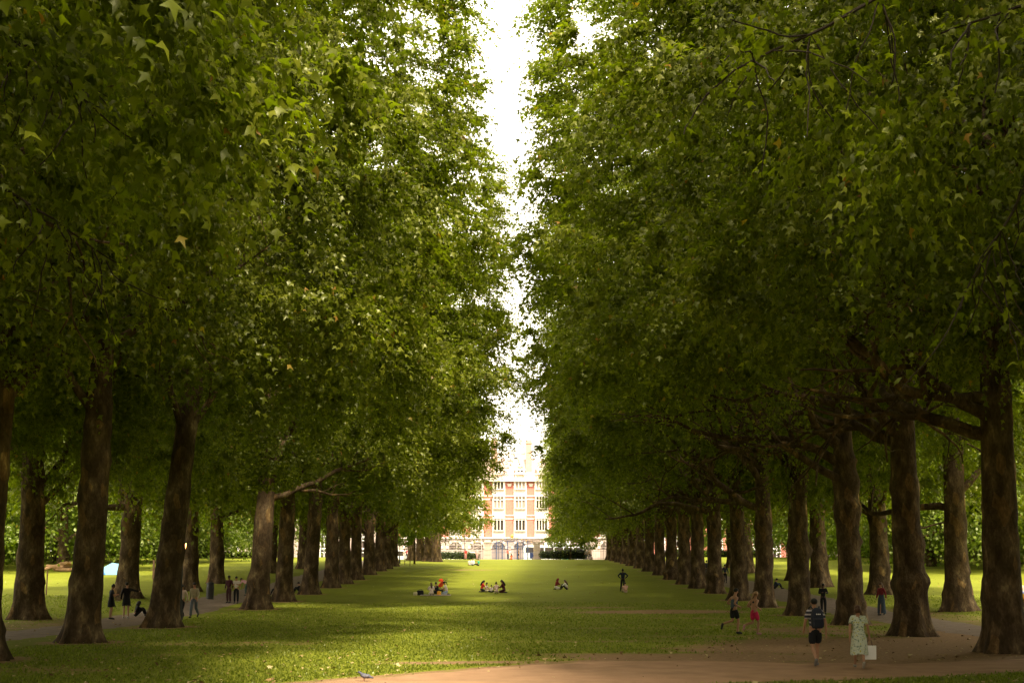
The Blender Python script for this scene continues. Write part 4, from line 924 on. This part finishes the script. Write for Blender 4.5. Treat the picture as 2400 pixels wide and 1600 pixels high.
def person(px, py, rz, kind, label, top, bot, sk='tan', hair='black', h=1.75, style='short', sleeve='short', bottom='trousers', shoe=(.03, .03, .03), Y=None, dz=0, xy=None, near=False, group=None, fat=1.0, hat=None):
    if xy: x, y = xy
    elif Y: x, y = atY(px, Y)
    else: x, y = at(px, py)
    s = h / 1.75; root = empty('person', (x, y, gz(x, y) + .02 + dz), R(rz), label, 'person', group); root.scale = (s, s, s)
    p = J(kind); pel, nb, hd = p['pel'], p['nb'], p['hd']
    ax = (nb - pel).normalized(); Xv = V3((1, 0, 0)); fw = Xv.cross(ax) * -1; fw = ax.cross(Xv) * -1
    fw = V3((0, ax.z, -ax.y))
    bel = pel.lerp(nb, .30) + fw * .01; che = pel.lerp(nb, .70) + fw * .01
    hax = (hd - nb).normalized(); hip = [pel + V3((-.09, 0, -.03)), pel + V3((.09, 0, -.03))]
    sh = [nb - Xv * .175 - ax * .05, nb + Xv * .175 - ax * .05]
    f = fat
    verts = [pel, bel, che, nb - ax * .02, nb.lerp(hd, .5), hd - hax * .04 + fw * .012, hd + hax * .05, hd + hax * .095]
    rad = [(.135 * f, .115 * f), (.125 * f, .105 * f), (.150, .110), .065, .052, (.066, .074), (.076, .092), (.05, .06)]
    edges = [(0, 1), (1, 2), (2, 3), (3, 4), (4, 5), (5, 6), (6, 7)]
    def chain(start, pts, rr):
        i = start
        for q, a in zip(pts, rr): verts.append(q); rad.append(a); edges.append((i, len(verts) - 1)); i = len(verts) - 1
        return i
    for k, sg in ((0, -1), (1, 1)):
        el, wr = p[f'el{k}'], p[f'wr{k}']; hv = (wr - el).normalized()
        i = chain(2, [sh[k], sh[k].lerp(el, .5), el, el.lerp(wr, .4), wr], [.058, .050, .040, .040, .026])
        pm = chain(i, [wr + hv * .075], [(.040, .022)])
        if near:
            sdv = hv.cross(V3((0, 1, 0))).normalized()
            if sdv.length < .1: sdv = V3((1, 0, 0))
            sdv = V3((0, 1, 0)) - hv * hv.y; sdv.normalize()
            for q, (o_, ln) in enumerate(((-.026, .07), (-.009, .085), (.009, .08), (.025, .065))):
                b0 = wr + hv * .085 + sdv * o_; chain(pm, [b0 + hv * .02, b0 + hv * ln * .6 + sdv * o_ * .15, b0 + hv * ln - Xv * sg * .018], [.009, .009, .008])
            chain(i, [wr + hv * .04 + sdv * .032, wr + hv * .075 + sdv * .048], [.011, .009])
        kn, an, ft = p[f'kn{k}'], p[f'an{k}'], p[f'f{k}']
        chain(0, [hip[k], hip[k].lerp(kn, .45), kn, kn.lerp(an, .35) - V3((0, .012, 0)), an, an + ft * .9], [.088 * f, .078, .054, .052, .034, .032])
    ex = MB(); fc = hd + fw * .085
    ex.ell(fc + fw * .012 - hax * .005, (.012, .02, .02), 6, 4)
    for sg in (-1, 1): ex.ell(hd + Xv * sg * .080 + hax * .0, (.012, .022, .032), 6, 4)
    skin('body', verts, edges, rad, SKINC[sk], root, 0, 1, ex)
    if rz not in (0,) and (near or abs(rz) > 60):
        for sg in (-1, 1): MB().ell(fc + Xv * sg * .032 + hax * .018 - fw * .008, (.012, .008, .006), 6, 4).build('eye', mat('eye dark', (.02, .015, .012), .3), root)
        MB().ell(fc - hax * .05 - fw * .006, (.024, .008, .006), 6, 4).build('mouth', mat('lips', (.30, .10, .08), .5), root)
    # top
    cl = cloth(top) if not isinstance(top, bpy.types.Material) else top
    if style_top := (sleeve != 'none'):
        tv = [pel - ax * (.05 if kind in ('stand', 'walk', 'walk2', 'run', 'hips', 'phone', 'point', 'bend') else 0), bel, che, nb - ax * .035]; tr = [(.152 * f, .132 * f), (.142 * f, .122 * f), (.168, .128), (.085, .08)]; te = [(0, 1), (1, 2), (2, 3)]
        for k in (0, 1):
            el, wr = p[f'el{k}'], p[f'wr{k}']; i0 = len(tv)
            if sleeve == 'tank': pts, rr = [sh[k] + V3((.05 if k == 0 else -.05, 0, .015))], [.055]
            elif sleeve == 'short': pts, rr = [sh[k], sh[k].lerp(el, .75)], [.074, .064]
            else: pts, rr = [sh[k], sh[k].lerp(el, .5), el, wr - (wr - el) * .08], [.074, .066, .056, .042]
            prev = 2
            for q, a in zip(pts, rr): tv.append(q); tr.append(a); te.append((prev, len(tv) - 1)); prev = len(tv) - 1
        if sleeve == 'crop': tv, tr, te = [bel.lerp(che, .6), che, nb - ax * .05], [(.150, .118), (.165, .126), (.09, .08)], [(0, 1), (1, 2)]
        skin('top', tv, te, tr, cl, root, 0)
    cb = cloth(bot) if not isinstance(bot, bpy.types.Material) else bot
    if bottom in ('trousers', 'shorts', 'leggings'):
        g = .022 if bottom != 'leggings' else .010
        tv = [pel + ax * .11, pel - ax * .0]; tr = [(.142 * f, .122 * f), (.155 * f, .135 * f)]; te = [(0, 1)]
        for k in (0, 1):
            kn, an = p[f'kn{k}'], p[f'an{k}']; prev = 1
            if bottom == 'shorts': pts, rr = [hip[k], hip[k].lerp(kn, .45), hip[k].lerp(kn, .85)], [.108 * f, .104 * f, .100]
            else: pts, rr = [hip[k], hip[k].lerp(kn, .45), kn, kn.lerp(an, .5), an + (kn - an) * .05], [.098 * f + g * .5, .085 + g * .7, .056 + g, .050 + g, .040 + g]
            for q, a in zip(pts, rr): tv.append(q); tr.append(a); te.append((prev, len(tv) - 1)); prev = len(tv) - 1
        skin('trousers' if bottom != 'shorts' else 'shorts', tv, te, tr, cb, root, 1)
    elif bottom in ('dress', 'skirt', 'longskirt'):
        mb = MB(); n = 18; hem = .40 if bottom == 'dress' else .62 if bottom == 'skirt' else .12
        k0, k1 = p['kn0'], p['kn1']; lev = [(1.12, .135, .115, 0), (1.0, .155, .135, 0), (.88, .19, .165, 0), (.7, .205, .185, .01), (.65 if bottom == 'skirt' else .55, .215, .20, .02), (hem, .225 if bottom != 'longskirt' else .24, .215, .02)]
        v = []
        for z, a, b, yy in lev:
            for q in range(n):
                t = 2 * math.pi * q / n; wv = 1 + .05 * math.sin(5 * t + z * 3) * (1.12 - z)
                v.append((a * wv * math.cos(t) * f, yy + b * wv * math.sin(t) * f, z + (.02 * math.sin(3 * t) if z == hem else 0)))
        fs = [(i * n + q, i * n + (q + 1) % n, (i + 1) * n + (q + 1) % n, (i + 1) * n + q) for i in range(len(lev) - 1) for q in range(n)]
        mb.add(v, fs); mb.build('skirt', cb, root, smooth=True)
    # hair
    hm = HAIRC[hair] if isinstance(hair, str) else cloth(hair); hb = MB(); back = fw * -1
    hb.ell(hd + hax * .045 + back * .018, (.092, .105, .088), 12, 8)
    if style == 'long': hb.tube([hd + hax * .03 + back * .05, hd - hax * .06 + back * .075, hd - hax * .20 + back * .10, hd - hax * .38 + back * .12], [.075, .085, .085, .05], 10)
    if style == 'bob': hb.tube([hd + hax * .04 + back * .03, hd - hax * .03 + back * .045, hd - hax * .09 + back * .04], [.09, .098, .075], 10)
    if style == 'pony': hb.tube([hd + hax * .06 + back * .10, hd + hax * .03 + back * .16, hd - hax * .10 + back * .17, hd - hax * .24 + back * .15], [.03, .04, .035, .012], 7)
    if style == 'bun': hb.ell(hd + hax * .13 + back * .05, (.045, .045, .045), 8, 6)
    if style == 'hood': hb.tube([hd + hax * .10 + back * .02, hd + hax * .03 + back * .03, hd - hax * .08 + back * .03, hd - hax * .17 + back * .01], [.06, .108, .105, .12], 12)
    hb.build('headscarf' if style == 'hood' else 'hair', hm, root, smooth=True)
    for k in (0, 1):
        an, ft = p[f'an{k}'], p[f'f{k}']; d = ft.normalized()
        MB().tube([an - d * .05 + V3((0, 0, -.03)), an - d * .02 + V3((0, 0, -.02)), an + ft * .5 + V3((0, 0, .0)), an + ft + V3((0, 0, .0)), an + ft * 1.2], [.03, .045, .043, .036, .012], 8).build('shoe', cloth(shoe), root, smooth=True)
    return root
def stripes(name, a, b, freq):
    m = bpy.data.materials.new(name); m.use_nodes = True; n = m.node_tree.nodes; l = m.node_tree.links.new; p = n['Principled BSDF']; p.inputs['Roughness'].default_value = .85
    t = n.new('ShaderNodeTexCoord'); x = n.new('ShaderNodeSeparateXYZ'); ml = n.new('ShaderNodeMath'); ml.operation = 'MULTIPLY'; ml.inputs[1].default_value = freq
    s_ = n.new('ShaderNodeMath'); s_.operation = 'SINE'; g = n.new('ShaderNodeMath'); g.operation = 'GREATER_THAN'; g.inputs[1].default_value = .25; mm = n.new('ShaderNodeMixRGB')
    mm.inputs[1].default_value = (*a, 1); mm.inputs[2].default_value = (*b, 1)
    l(t.outputs['Object'], x.inputs[0]); l(x.outputs['Z'], ml.inputs[0]); l(ml.outputs[0], s_.inputs[0]); l(s_.outputs[0], g.inputs[0]); l(g.outputs[0], mm.inputs[0]); l(mm.outputs[0], p.inputs['Base Color']); return m
STR = stripes('navy striped jersey', (.018, .020, .035), (.40, .36, .38), 62)
def floral():
    m = bpy.data.materials.new('floral dress cloth'); m.use_nodes = True; n = m.node_tree.nodes; l = m.node_tree.links.new; p = n['Principled BSDF']; p.inputs['Roughness'].default_value = .85
    t = n.new('ShaderNodeTexCoord'); v = n.new('ShaderNodeTexNoise'); v.inputs['Scale'].default_value = 17; v.inputs['Detail'].default_value = 2; r = n.new('ShaderNodeValToRGB'); e = r.color_ramp.elements
    e[0].position = .36; e[0].color = (.16, .22, .15, 1); e[1].position = .46; e[1].color = (.52, .56, .44, 1); q = e.new(.60); q.color = (.56, .60, .48, 1); q = e.new(.66); q.color = (.42, .40, .08, 1)
    l(t.outputs['Object'], v.inputs['Vector']); l(v.outputs['Fac'], r.inputs[0]); l(r.outputs[0], p.inputs['Base Color']); return m
FLO = floral()
NAVY = (.012, .014, .025); BLK = (.010, .010, .012); WHT = (.70, .66, .62); CRM = (.55, .48, .36)
# the two walkers on the right
man_p = person(1875, 1533, 4, 'walk', 'man in navy striped T-shirt and black shorts walking away on the sandy path', STR, BLK, 'tan', 'black', 1.84, bottom='shorts', near=True, fat=1.12, shoe=(.16, .15, .14))
wom_p = person(1975, 1537, -4, 'walk2', 'woman in pale green floral dress walking away along the sandy path', FLO, FLO, 'tan', 'brown', 1.68, 'bob', 'short', 'dress', near=True, fat=1.12, shoe=(.30, .27, .22))
def wpos(p, v): 
    c = Matrix.Rotation(p.rotation_euler.z, 3, 'Z') @ (Vector(v) * p.scale.x); return p.location + c
bp = empty('backpack', wpos(man_p, (0, -.20, 1.02)), R(4), 'dark navy backpack with small white logo worn by the man in stripes', 'backpack')
PACK = mat('navy pack cloth', (.016, .019, .032), .8)
mb = MB(); prof = [(-.02, .13, .09), (.06, .16, .12), (.30, .165, .13), (.46, .13, .10), (.53, .06, .05)]
v = []
for z, a, b in prof:
    for q in range(14):
        t_ = 2 * math.pi * q / 14; c_, s_ = math.cos(t_), math.sin(t_); v.append((a * math.copysign(abs(c_) ** .5, c_), -.02 + b * math.copysign(abs(s_) ** .6, s_), z))
mb.add(v, [(i * 14 + q, i * 14 + (q + 1) % 14, (i + 1) * 14 + (q + 1) % 14, (i + 1) * 14 + q) for i in range(4) for q in range(14)] + [tuple(range(14))[::-1], tuple(56 + q for q in range(14))])
mb.build('bag', PACK, bp, smooth=True)
MB().tube([(-.13, -.13, .02), (-.13, -.155, .12), (-.13, -.15, .24), (.13, -.15, .24), (.13, -.155, .12), (.13, -.13, .02)], .018, 5).build('pocket_seam', mat('pack trim', (.03, .035, .05), .6), bp)
for q in (-.045, 0, .045): MB().box((0, 0, 0), (.026, .012, .03)).build('logo', WHITE, bp, (q, -.152, .36))
for sg in (-1, 1): MB().tube([(sg * .10, .06, .50), (sg * .12, .17, .56), (sg * .13, .30, .50), (sg * .14, .34, .30), (sg * .15, .22, .10), (sg * .13, .05, .04)], .018, 5).build('strap', PACK, bp)
hp = wpos(wom_p, (.31, .10, .80)); hp.z -= 0
bg = empty('shopping_bag', hp, R(-10), 'white paper shopping bag held in the right hand of the woman in the floral dress', 'bag')
MB().box((0, 0, -.34), (.32, .11, .36), taper=1.06).build('body', WHITE, bg)
for yy in (-.05, .05): MB().tube([(-.07, yy, -.16), (-.05, yy * .5, -.03), (0, 0, 0), (.05, yy * .5, -.03), (.07, yy, -.16)], .008, 4).build('handle', mat('bag handle', (.10, .06, .04), .7), bg)
# joggers
person(1686, 1457, -62, 'run', 'man jogging in blue-grey vest and black shorts across the lawn', (.055, .07, .10), BLK, 'tan', 'black', 1.80, sleeve='tank', bottom='shorts', near=True)
person(1733, 1459, -55, 'run', 'woman jogging in black crop top and bright pink shorts', BLK, (.55, .02, .09), 'tan', 'blond', 1.68, 'pony', 'crop', 'shorts', near=True, shoe=(.4, .2, .2))
# lawn groups
person(1431, 1358, 2, 'hips', 'person in dark blue top and black trousers standing with hands on hips on the lawn', (.012, .018, .045), BLK, 'dark', 'black', 1.74, 'bun', 'long')
person(1437, 1361, 10, 'knees', 'person in pale pink top sitting on the grass at the feet of the standing one', (.62, .36, .28), (.5, .35, .28), 'tan', 'black', 1.6)
g1 = 'first picnic group with the red pushchair'
person(1003, 1364, 140, 'sit', 'person in black sitting behind the girl with long brown hair in the pushchair picnic', BLK, BLK, 'tan', 'black', 1.7, sleeve='long')
person(991, 1367, 12, 'kneel', 'girl with long brown hair and pale pink top kneeling beside the black cool bag', (.66, .55, .52), (.62, .55, .45), 'light', 'brown', 1.6, 'long', 'long', 'trousers')
person(1025, 1366, 95, 'kneel', 'woman with dark ponytail, white top and pale jeans sitting right of the yellow bag', (.72, .62, .58), (.25, .30, .38), 'tan', 'black', 1.72, 'pony', 'short', 'trousers')
g2 = 'row of five'
person(1107, 1360, -80, 'kneel', 'person in bright red top sitting leftmost in the picnic of five', (.55, .03, .02), BLK, 'tan', 'black', 1.6, 'long', 'long')
person(1116, 1360, -120, 'sit', 'person in cream top sitting next to the red top in the picnic of five', CRM, CRM, 'tan', 'black', 1.45)
person(1129, 1361, 170, 'sit', 'small child in white top sitting in the middle of the picnic of five', WHT, BLK, 'tan', 'black', 1.15)
person(1140, 1363, 5, 'kneel', 'person in pale pink top with hair bun in the picnic of five', (.68, .48, .42), (.6, .45, .4), 'tan', 'black', 1.5, 'bun')
person(1157, 1362, 75, 'kneel', 'woman in dark maroon with long hair sitting rightmost in the picnic of five', (.08, .012, .02), (.05, .01, .015), 'tan', 'black', 1.75, 'long', 'long')
person(1278, 1354, -70, 'kneel', 'person in maroon hooded top and white trousers sitting left in the pair on the lawn', (.20, .018, .018), WHT, 'tan', (.16, .02, .02), 1.6, 'hood', 'long')
person(1302, 1354, 60, 'knees', 'person with dark hair and pale sleeves sitting right in the pair on the lawn', WHT, BLK, 'light', 'brown', 1.6, 'long', 'long')
g3 = ''
person(1077, 1298, -50, 'sit', 'person in pale grey top sitting leftmost in the far trio on the lawn', (.6, .6, .55), (.3, .3, .3), 'light', 'black', 1.65, sleeve='long')
person(1086, 1297, 170, 'sit', 'person in white top sitting in the middle of the far trio on the lawn', (.65, .62, .6), (.5, .5, .48), 'tan', 'brown', 1.7, sleeve='long')
person(1099, 1299, 75, 'legs', 'person in turquoise green top leaning back in the far trio on the lawn', (.03, .45, .26), BLK, 'tan', 'black', 1.75)
# by the gate
person(1167, 0, 170, 'stand', 'person in red top and black trousers standing in front of the park gate', (.60, .09, .07), BLK, 'tan', 'black', 1.75, Y=236)
person(1171, 0, 150, 'stand', 'person in white clothes beside the red top in front of the gate', WHT, WHT, 'light', 'blond', 1.6, Y=235)
person(1174.5, 0, 20, 'kneel', 'dark haired person in orange red sitting in front of the gate', (.75, .12, .05), (.75, .12, .05), 'tan', 'black', 1.75, 'long', Y=231)
person(1191, 0, 90, 'point', 'person in grey brown top and black shorts standing at the gate with an arm out', (.14, .11, .08), BLK, 'tan', 'black', 1.85, bottom='shorts', Y=235)
person(1069.5, 0, 200, 'stand', 'person in bright red top standing beneath the far lamp post', (.55, .03, .03), (.5, .2, .18), 'tan', 'black', 1.7, Y=234)
person(1096, 0, 160, 'stand', 'person in pink top with white hat near the left gate pier', (.70, .35, .36), (.5, .3, .3), 'light', (.8, .78, .75), 1.6, Y=236)
person(1355, 0, 170, 'stand', 'person in pale orange top standing at the far end of the right row', (.62, .42, .30), BLK, 'tan', 'black', 1.75, Y=231)
person(1346, 0, 150, 'stand', 'slim person in grey top left of the pale orange top at the far right row', (.3, .26, .25), (.05, .05, .06), 'tan', 'black', 1.65, Y=231)
person(1360, 0, 100, 'sit', 'person sitting on the grass at the far end of the right row', (.55, .5, .5), (.5, .3, .25), 'tan', 'black', 1.7, Y=226)
for k, (px, c, lab) in enumerate(((929, WHT, 'person in white far beyond the lamp post at the end of the left row'), (934, (.3, .05, .06), 'person in dark red far left by the railing'), (946, (.4, .42, .55), 'person in pale blue by the railing behind the slim sunlit tree'))):
    person(px, 0, 170, 'stand', lab, c, WHT if k != 1 else BLK, 'tan', 'black', 1.7, Y=236)
# left footpath
person(445, 1420, 172, 'walk', 'man in white T-shirt and open olive shirt walking towards us by the left footpath', (.26, .24, .15), (.09, .11, .13), 'tan', 'black', 1.80, sleeve='long', near=True)
person(417, 1422, 165, 'walk2', 'person with pale sleeve half hidden behind the dark leaning tree', (.62, .48, .42), BLK, 'tan', 'black', 1.7, sleeve='long')
person(525, 1385, 160, 'stand', 'person in long dark maroon clothes on the left footpath', (.05, .015, .015), (.045, .014, .014), 'dark', 'black', 1.75, 'short', 'long')
person(542, 1386, 178, 'phone', 'person in white T-shirt and black trousers on the left footpath beside the maroon one', (.58, .50, .46), BLK, 'tan', 'black', 1.74)
person(566, 1368, 60, 'bend', 'person in pink top bending forward behind the pale peeling tree', (.58, .30, .34), (.05, .07, .06), 'tan', 'black', 1.7)
person(254, 1423, -60, 'phone', 'girl in black shorts outfit standing on the left footpath, left of the pair', (.018, .02, .03), BLK, 'tan', 'black', 1.70, 'bun', bottom='skirt')
person(289, 1420, 20, 'point', 'girl in black dress carrying a pale jacket on the left footpath', BLK, BLK, 'light', 'black', 1.76, 'short', 'long', 'skirt', shoe=(.4, .38, .35))
person(311, 1416, -60, 'knees', 'person in black crouching low on the left footpath behind the girl with the jacket', BLK, BLK, 'tan', 'black', 1.6, 'hood', 'long')
person(640, 1367, 100, 'knees', 'dark clothed person sitting between the peeling tree and its right neighbour', (.03, .035, .03), BLK, 'tan', 'black', 1.75, sleeve='long')
person(691, 1362, 80, 'knees', 'person in black sitting between the straight and ringed left trees', BLK, BLK, 'tan', 'black', 1.7, sleeve='long')
person(255, 1309, 120, 'sit', 'person sitting behind the blue tent', (.4, .3, .25), BLK, 'tan', 'black', 1.7)
# right side
person(1657, 1340, 10, 'walk', 'person in pale beige top walking away along the right footpath', (.50, .40, .28), (.16, .12, .09), 'light', 'grey', 1.72, sleeve='long')
person(1666, 1340, -5, 'walk2', 'person in dark clothes walking beside the beige top on the right footpath', (.02, .025, .04), BLK, 'tan', 'black', 1.68, sleeve='long')
person(1779, 1353, -90, 'knees', 'person in dark blue sitting against the grass between two thick right trunks', (.04, .06, .10), (.03, .03, .03), 'tan', 'black', 1.7, sleeve='long')
person(1892, 1411, 180, 'phone', 'person in black clothes standing just beyond the man in the striped T-shirt', BLK, BLK, 'dark', 'black', 1.70, sleeve='long')
person(2026, 1414, 120, 'walk2', 'woman in dark red top and long blue skirt left of the collared tree', (.16, .012, .018), (.035, .05, .07), 'tan', 'brown', 1.70, 'long', 'long', 'longskirt')
person(2190, 1357, 60, 'knees', 'person in black and white sitting behind the forked right tree', BLK, (.5, .4, .38), 'tan', 'black', 1.7, 'long', 'long')
person(2346, 1442, 30, 'stand', 'person in bright yellow top and black trousers at the right edge', (.75, .38, .02), BLK, 'dark', 'black', 1.72, sleeve='short')
person(2349, 1365, 100, 'sit', 'person in pale top sitting on the grass at the far right edge', (.5, .48, .35), (.1, .15, .4), 'light', 'blond', 1.7)
person(1873, 1297, 20, 'walk', 'person in white clothes walking on the distant sunny grass at the right', (.72, .66, .66), (.66, .6, .66), 'light', 'brown', 1.72, sleeve='long')
person(1882, 1298, 0, 'walk2', 'person in pink-white top and black trousers walking on the distant sunny grass', (.72, .52, .45), BLK, 'tan', 'black', 1.75)
person(2045, 1291, 90, 'legs', 'person in pale pink lying propped on the distant sunny grass', (.62, .45, .42), (.6, .3, .25), 'tan', 'black', 1.7)
person(2056, 1292, 60, 'sit', 'person in red sitting on the distant sunny grass beside the orange blanket', (.55, .08, .05), BLK, 'tan', 'black', 1.7)
person(1596, 1330, 170, 'walk', 'person in green top glimpsed between the far right trunks', (.25, .50, .30), (.06, .08, .14), 'light', 'blond', 1.72, Y=150)
person(1573, 1325, 170, 'walk2', 'person in grey and white glimpsed between the slim far right trunks', (.5, .47, .45), BLK, 'tan', 'grey', 1.72, Y=160)
person(1622, 1330, 0, 'walk', 'person in dark clothes glimpsed between the middle right trunks', (.03, .03, .04), (.06, .05, .05), 'tan', 'black', 1.75, Y=140, sleeve='long')
# things around the groups
def softbag(px, py, label, m, d, name='bag', cat='bag', handle=True):
    x, y = at(px, py); k = empty(name, (x, y, gz(x, y) + .01), R(8), label, cat); mb = MB(); v = []
    for z, t_ in ((0, .92), (.15, 1.0), (.75, 1.0), (1.0, .88)):
        for q in range(12):
            a = 2 * math.pi * q / 12; c_, s_ = math.cos(a), math.sin(a); v.append((d[0] / 2 * t_ * math.copysign(abs(c_) ** .4, c_), d[1] / 2 * t_ * math.copysign(abs(s_) ** .4, s_), d[2] * z))
    mb.add(v, [(i * 12 + q, i * 12 + (q + 1) % 12, (i + 1) * 12 + (q + 1) % 12, (i + 1) * 12 + q) for i in range(3) for q in range(12)] + [tuple(range(12))[::-1], tuple(36 + q for q in range(12))]); mb.build('body', m, k)
    if handle: MB().tube([(-d[0] * .25, 0, d[2]), (-d[0] * .2, 0, d[2] * 1.2), (d[0] * .2, 0, d[2] * 1.2), (d[0] * .25, 0, d[2])], .015, 4).build('handle', m, k)
    return k
softbag(965, 1366, 'boxy black cool bag standing on the grass left of the pushchair picnic', mat('black nylon', (.008, .008, .009), .7), (.52, .35, .34))
softbag(954, 1367, 'round cream bag on the grass left of the black cool bag', mat('cream canvas', (.58, .50, .32), .85), (.30, .28, .24), handle=False)
softbag(1008, 1366.5, 'orange yellow bag on the picnic blanket beside the white topped woman', mat('yellow cloth', (.80, .36, .03), .7), (.30, .22, .26))
softbag(1204, 1283.6, 'small black bag on the grass before the gate', MATS['black nylon'], (.5, .3, .38))
x, y = at(1000, 1367); b = MB(); n = 9; v = [(i * .28 - 1.1, j * .22 - .7, .012 + .02 * abs(math.sin(i * 1.7 + j))) for j in range(7) for i in range(n)]
b.add(v, [(j * n + i, j * n + i + 1, (j + 1) * n + i + 1, (j + 1) * n + i) for j in range(6) for i in range(n - 1)])
tag(b.build('picnic_blanket', mat('grey pink blanket', (.50, .42, .40), .9), None, (x, y, gz(x, y) + .02)), 'pale pinkish blanket under the pushchair picnic', 'blanket')
x, y = at(2064, 1292); tag(MB().box((0, 0, .06), (1.1, .8, .12)).build('picnic_blanket', mat('orange cloth', (.75, .22, .03), .9), None, (x, y, gz(x, y))), 'orange blanket on the distant sunny grass at the right', 'blanket')
# pushchair
x, y = at(1011, 1361.5); pc = empty('pushchair', (x, y, gz(x, y) + .01), R(-20), 'pushchair with bright orange red hood and black frame in the picnic', 'pushchair')
RED = mat('orange red fabric', (.80, .07, .02), .6); PF = mat('pushchair frame', (.012, .012, .012), .4)
mb = MB(); n = 10; v = []
for i in range(6):
    t_ = i / 5 * math.pi * .62
    for q in range(n + 1):
        a = math.pi * q / n; v.append((.24 * math.cos(t_ - .2) * math.sin(a) * 1.0 - .02, .21 * math.cos(a), .86 + .24 * math.sin(t_ + .3) * math.sin(a)))
mb.add(v, [(i * (n + 1) + q, i * (n + 1) + q + 1, (i + 1) * (n + 1) + q + 1, (i + 1) * (n + 1) + q) for i in range(5) for q in range(n)]); mb.build('hood', RED, pc, smooth=True)
MB().add([(-.22, -.19, .42), (.12, -.19, .45), (.26, -.19, .88), (.18, -.19, .92), (-.22, .19, .42), (.12, .19, .45), (.26, .19, .88), (.18, .19, .92)], [(0, 1, 2, 3), (7, 6, 5, 4), (0, 4, 5, 1), (1, 5, 6, 2), (2, 6, 7, 3), (3, 7, 4, 0)]).build('seat', RED, pc)
for sg in (-1, 1):
    MB().tube([(-.38, sg * .24, .12), (-.1, sg * .24, .42), (.30, sg * .24, .88), (.46, sg * .24, 1.04), (.52, sg * .24, 1.0)], .014, 5).build('frame_tube', PF, pc)
    MB().tube([(.32, sg * .24, .12), (.05, sg * .24, .55)], .014, 5).build('frame_tube', PF, pc)
    for xx in (-.38, .32): MB().tube([(xx, sg * .27, .10), (xx, sg * .23, .10)], .10, 12).build('wheel', PF, pc)
MB().tube([(.52, -.24, 1.0), (.52, .24, 1.0)], .016, 5).build('handle', PF, pc); MB().box((0, 0, .22), (.4, .36, .14)).build('basket', PF, pc)
# pale jacket over the girl's arm
x, y = at(276, 1420); jk = empty('jacket', (x, y, gz(x, y) + 1.05), 0, 'pale jacket held out between the two girls in black on the left footpath', 'jacket')
MB().add([(-.34, 0, -.10), (-.1, .05, .02), (.16, 0, .34), (.28, .03, .26), (.20, 0, -.05), (-.02, .06, -.18), (-.25, .04, -.22)], [(0, 1, 5, 6), (1, 2, 4, 5), (2, 3, 4)]).build('cloth', mat('pale jacket cloth', (.45, .36, .24), .9), jk)
# turn every skinned figure into plain mesh
dg = bpy.context.evaluated_depsgraph_get()
done = []
for o, ex, m in PENDING: done.append(bpy.data.meshes.new_from_object(o.evaluated_get(dg)))
for (o, ex, m), me in zip(PENDING, done):
    o.modifiers.clear()
    if ex:
        mb = MB(); vs = [tuple(v.co) for v in me.vertices]; fs = [tuple(q.vertices) for q in me.polygons]; mb.add(vs, fs); mb.add(ex.v, ex.f); me = mb.mesh('body')
    me.materials.clear(); me.materials.append(m); me.polygons.foreach_set('use_smooth', [True] * len(me.polygons)); o.data = me
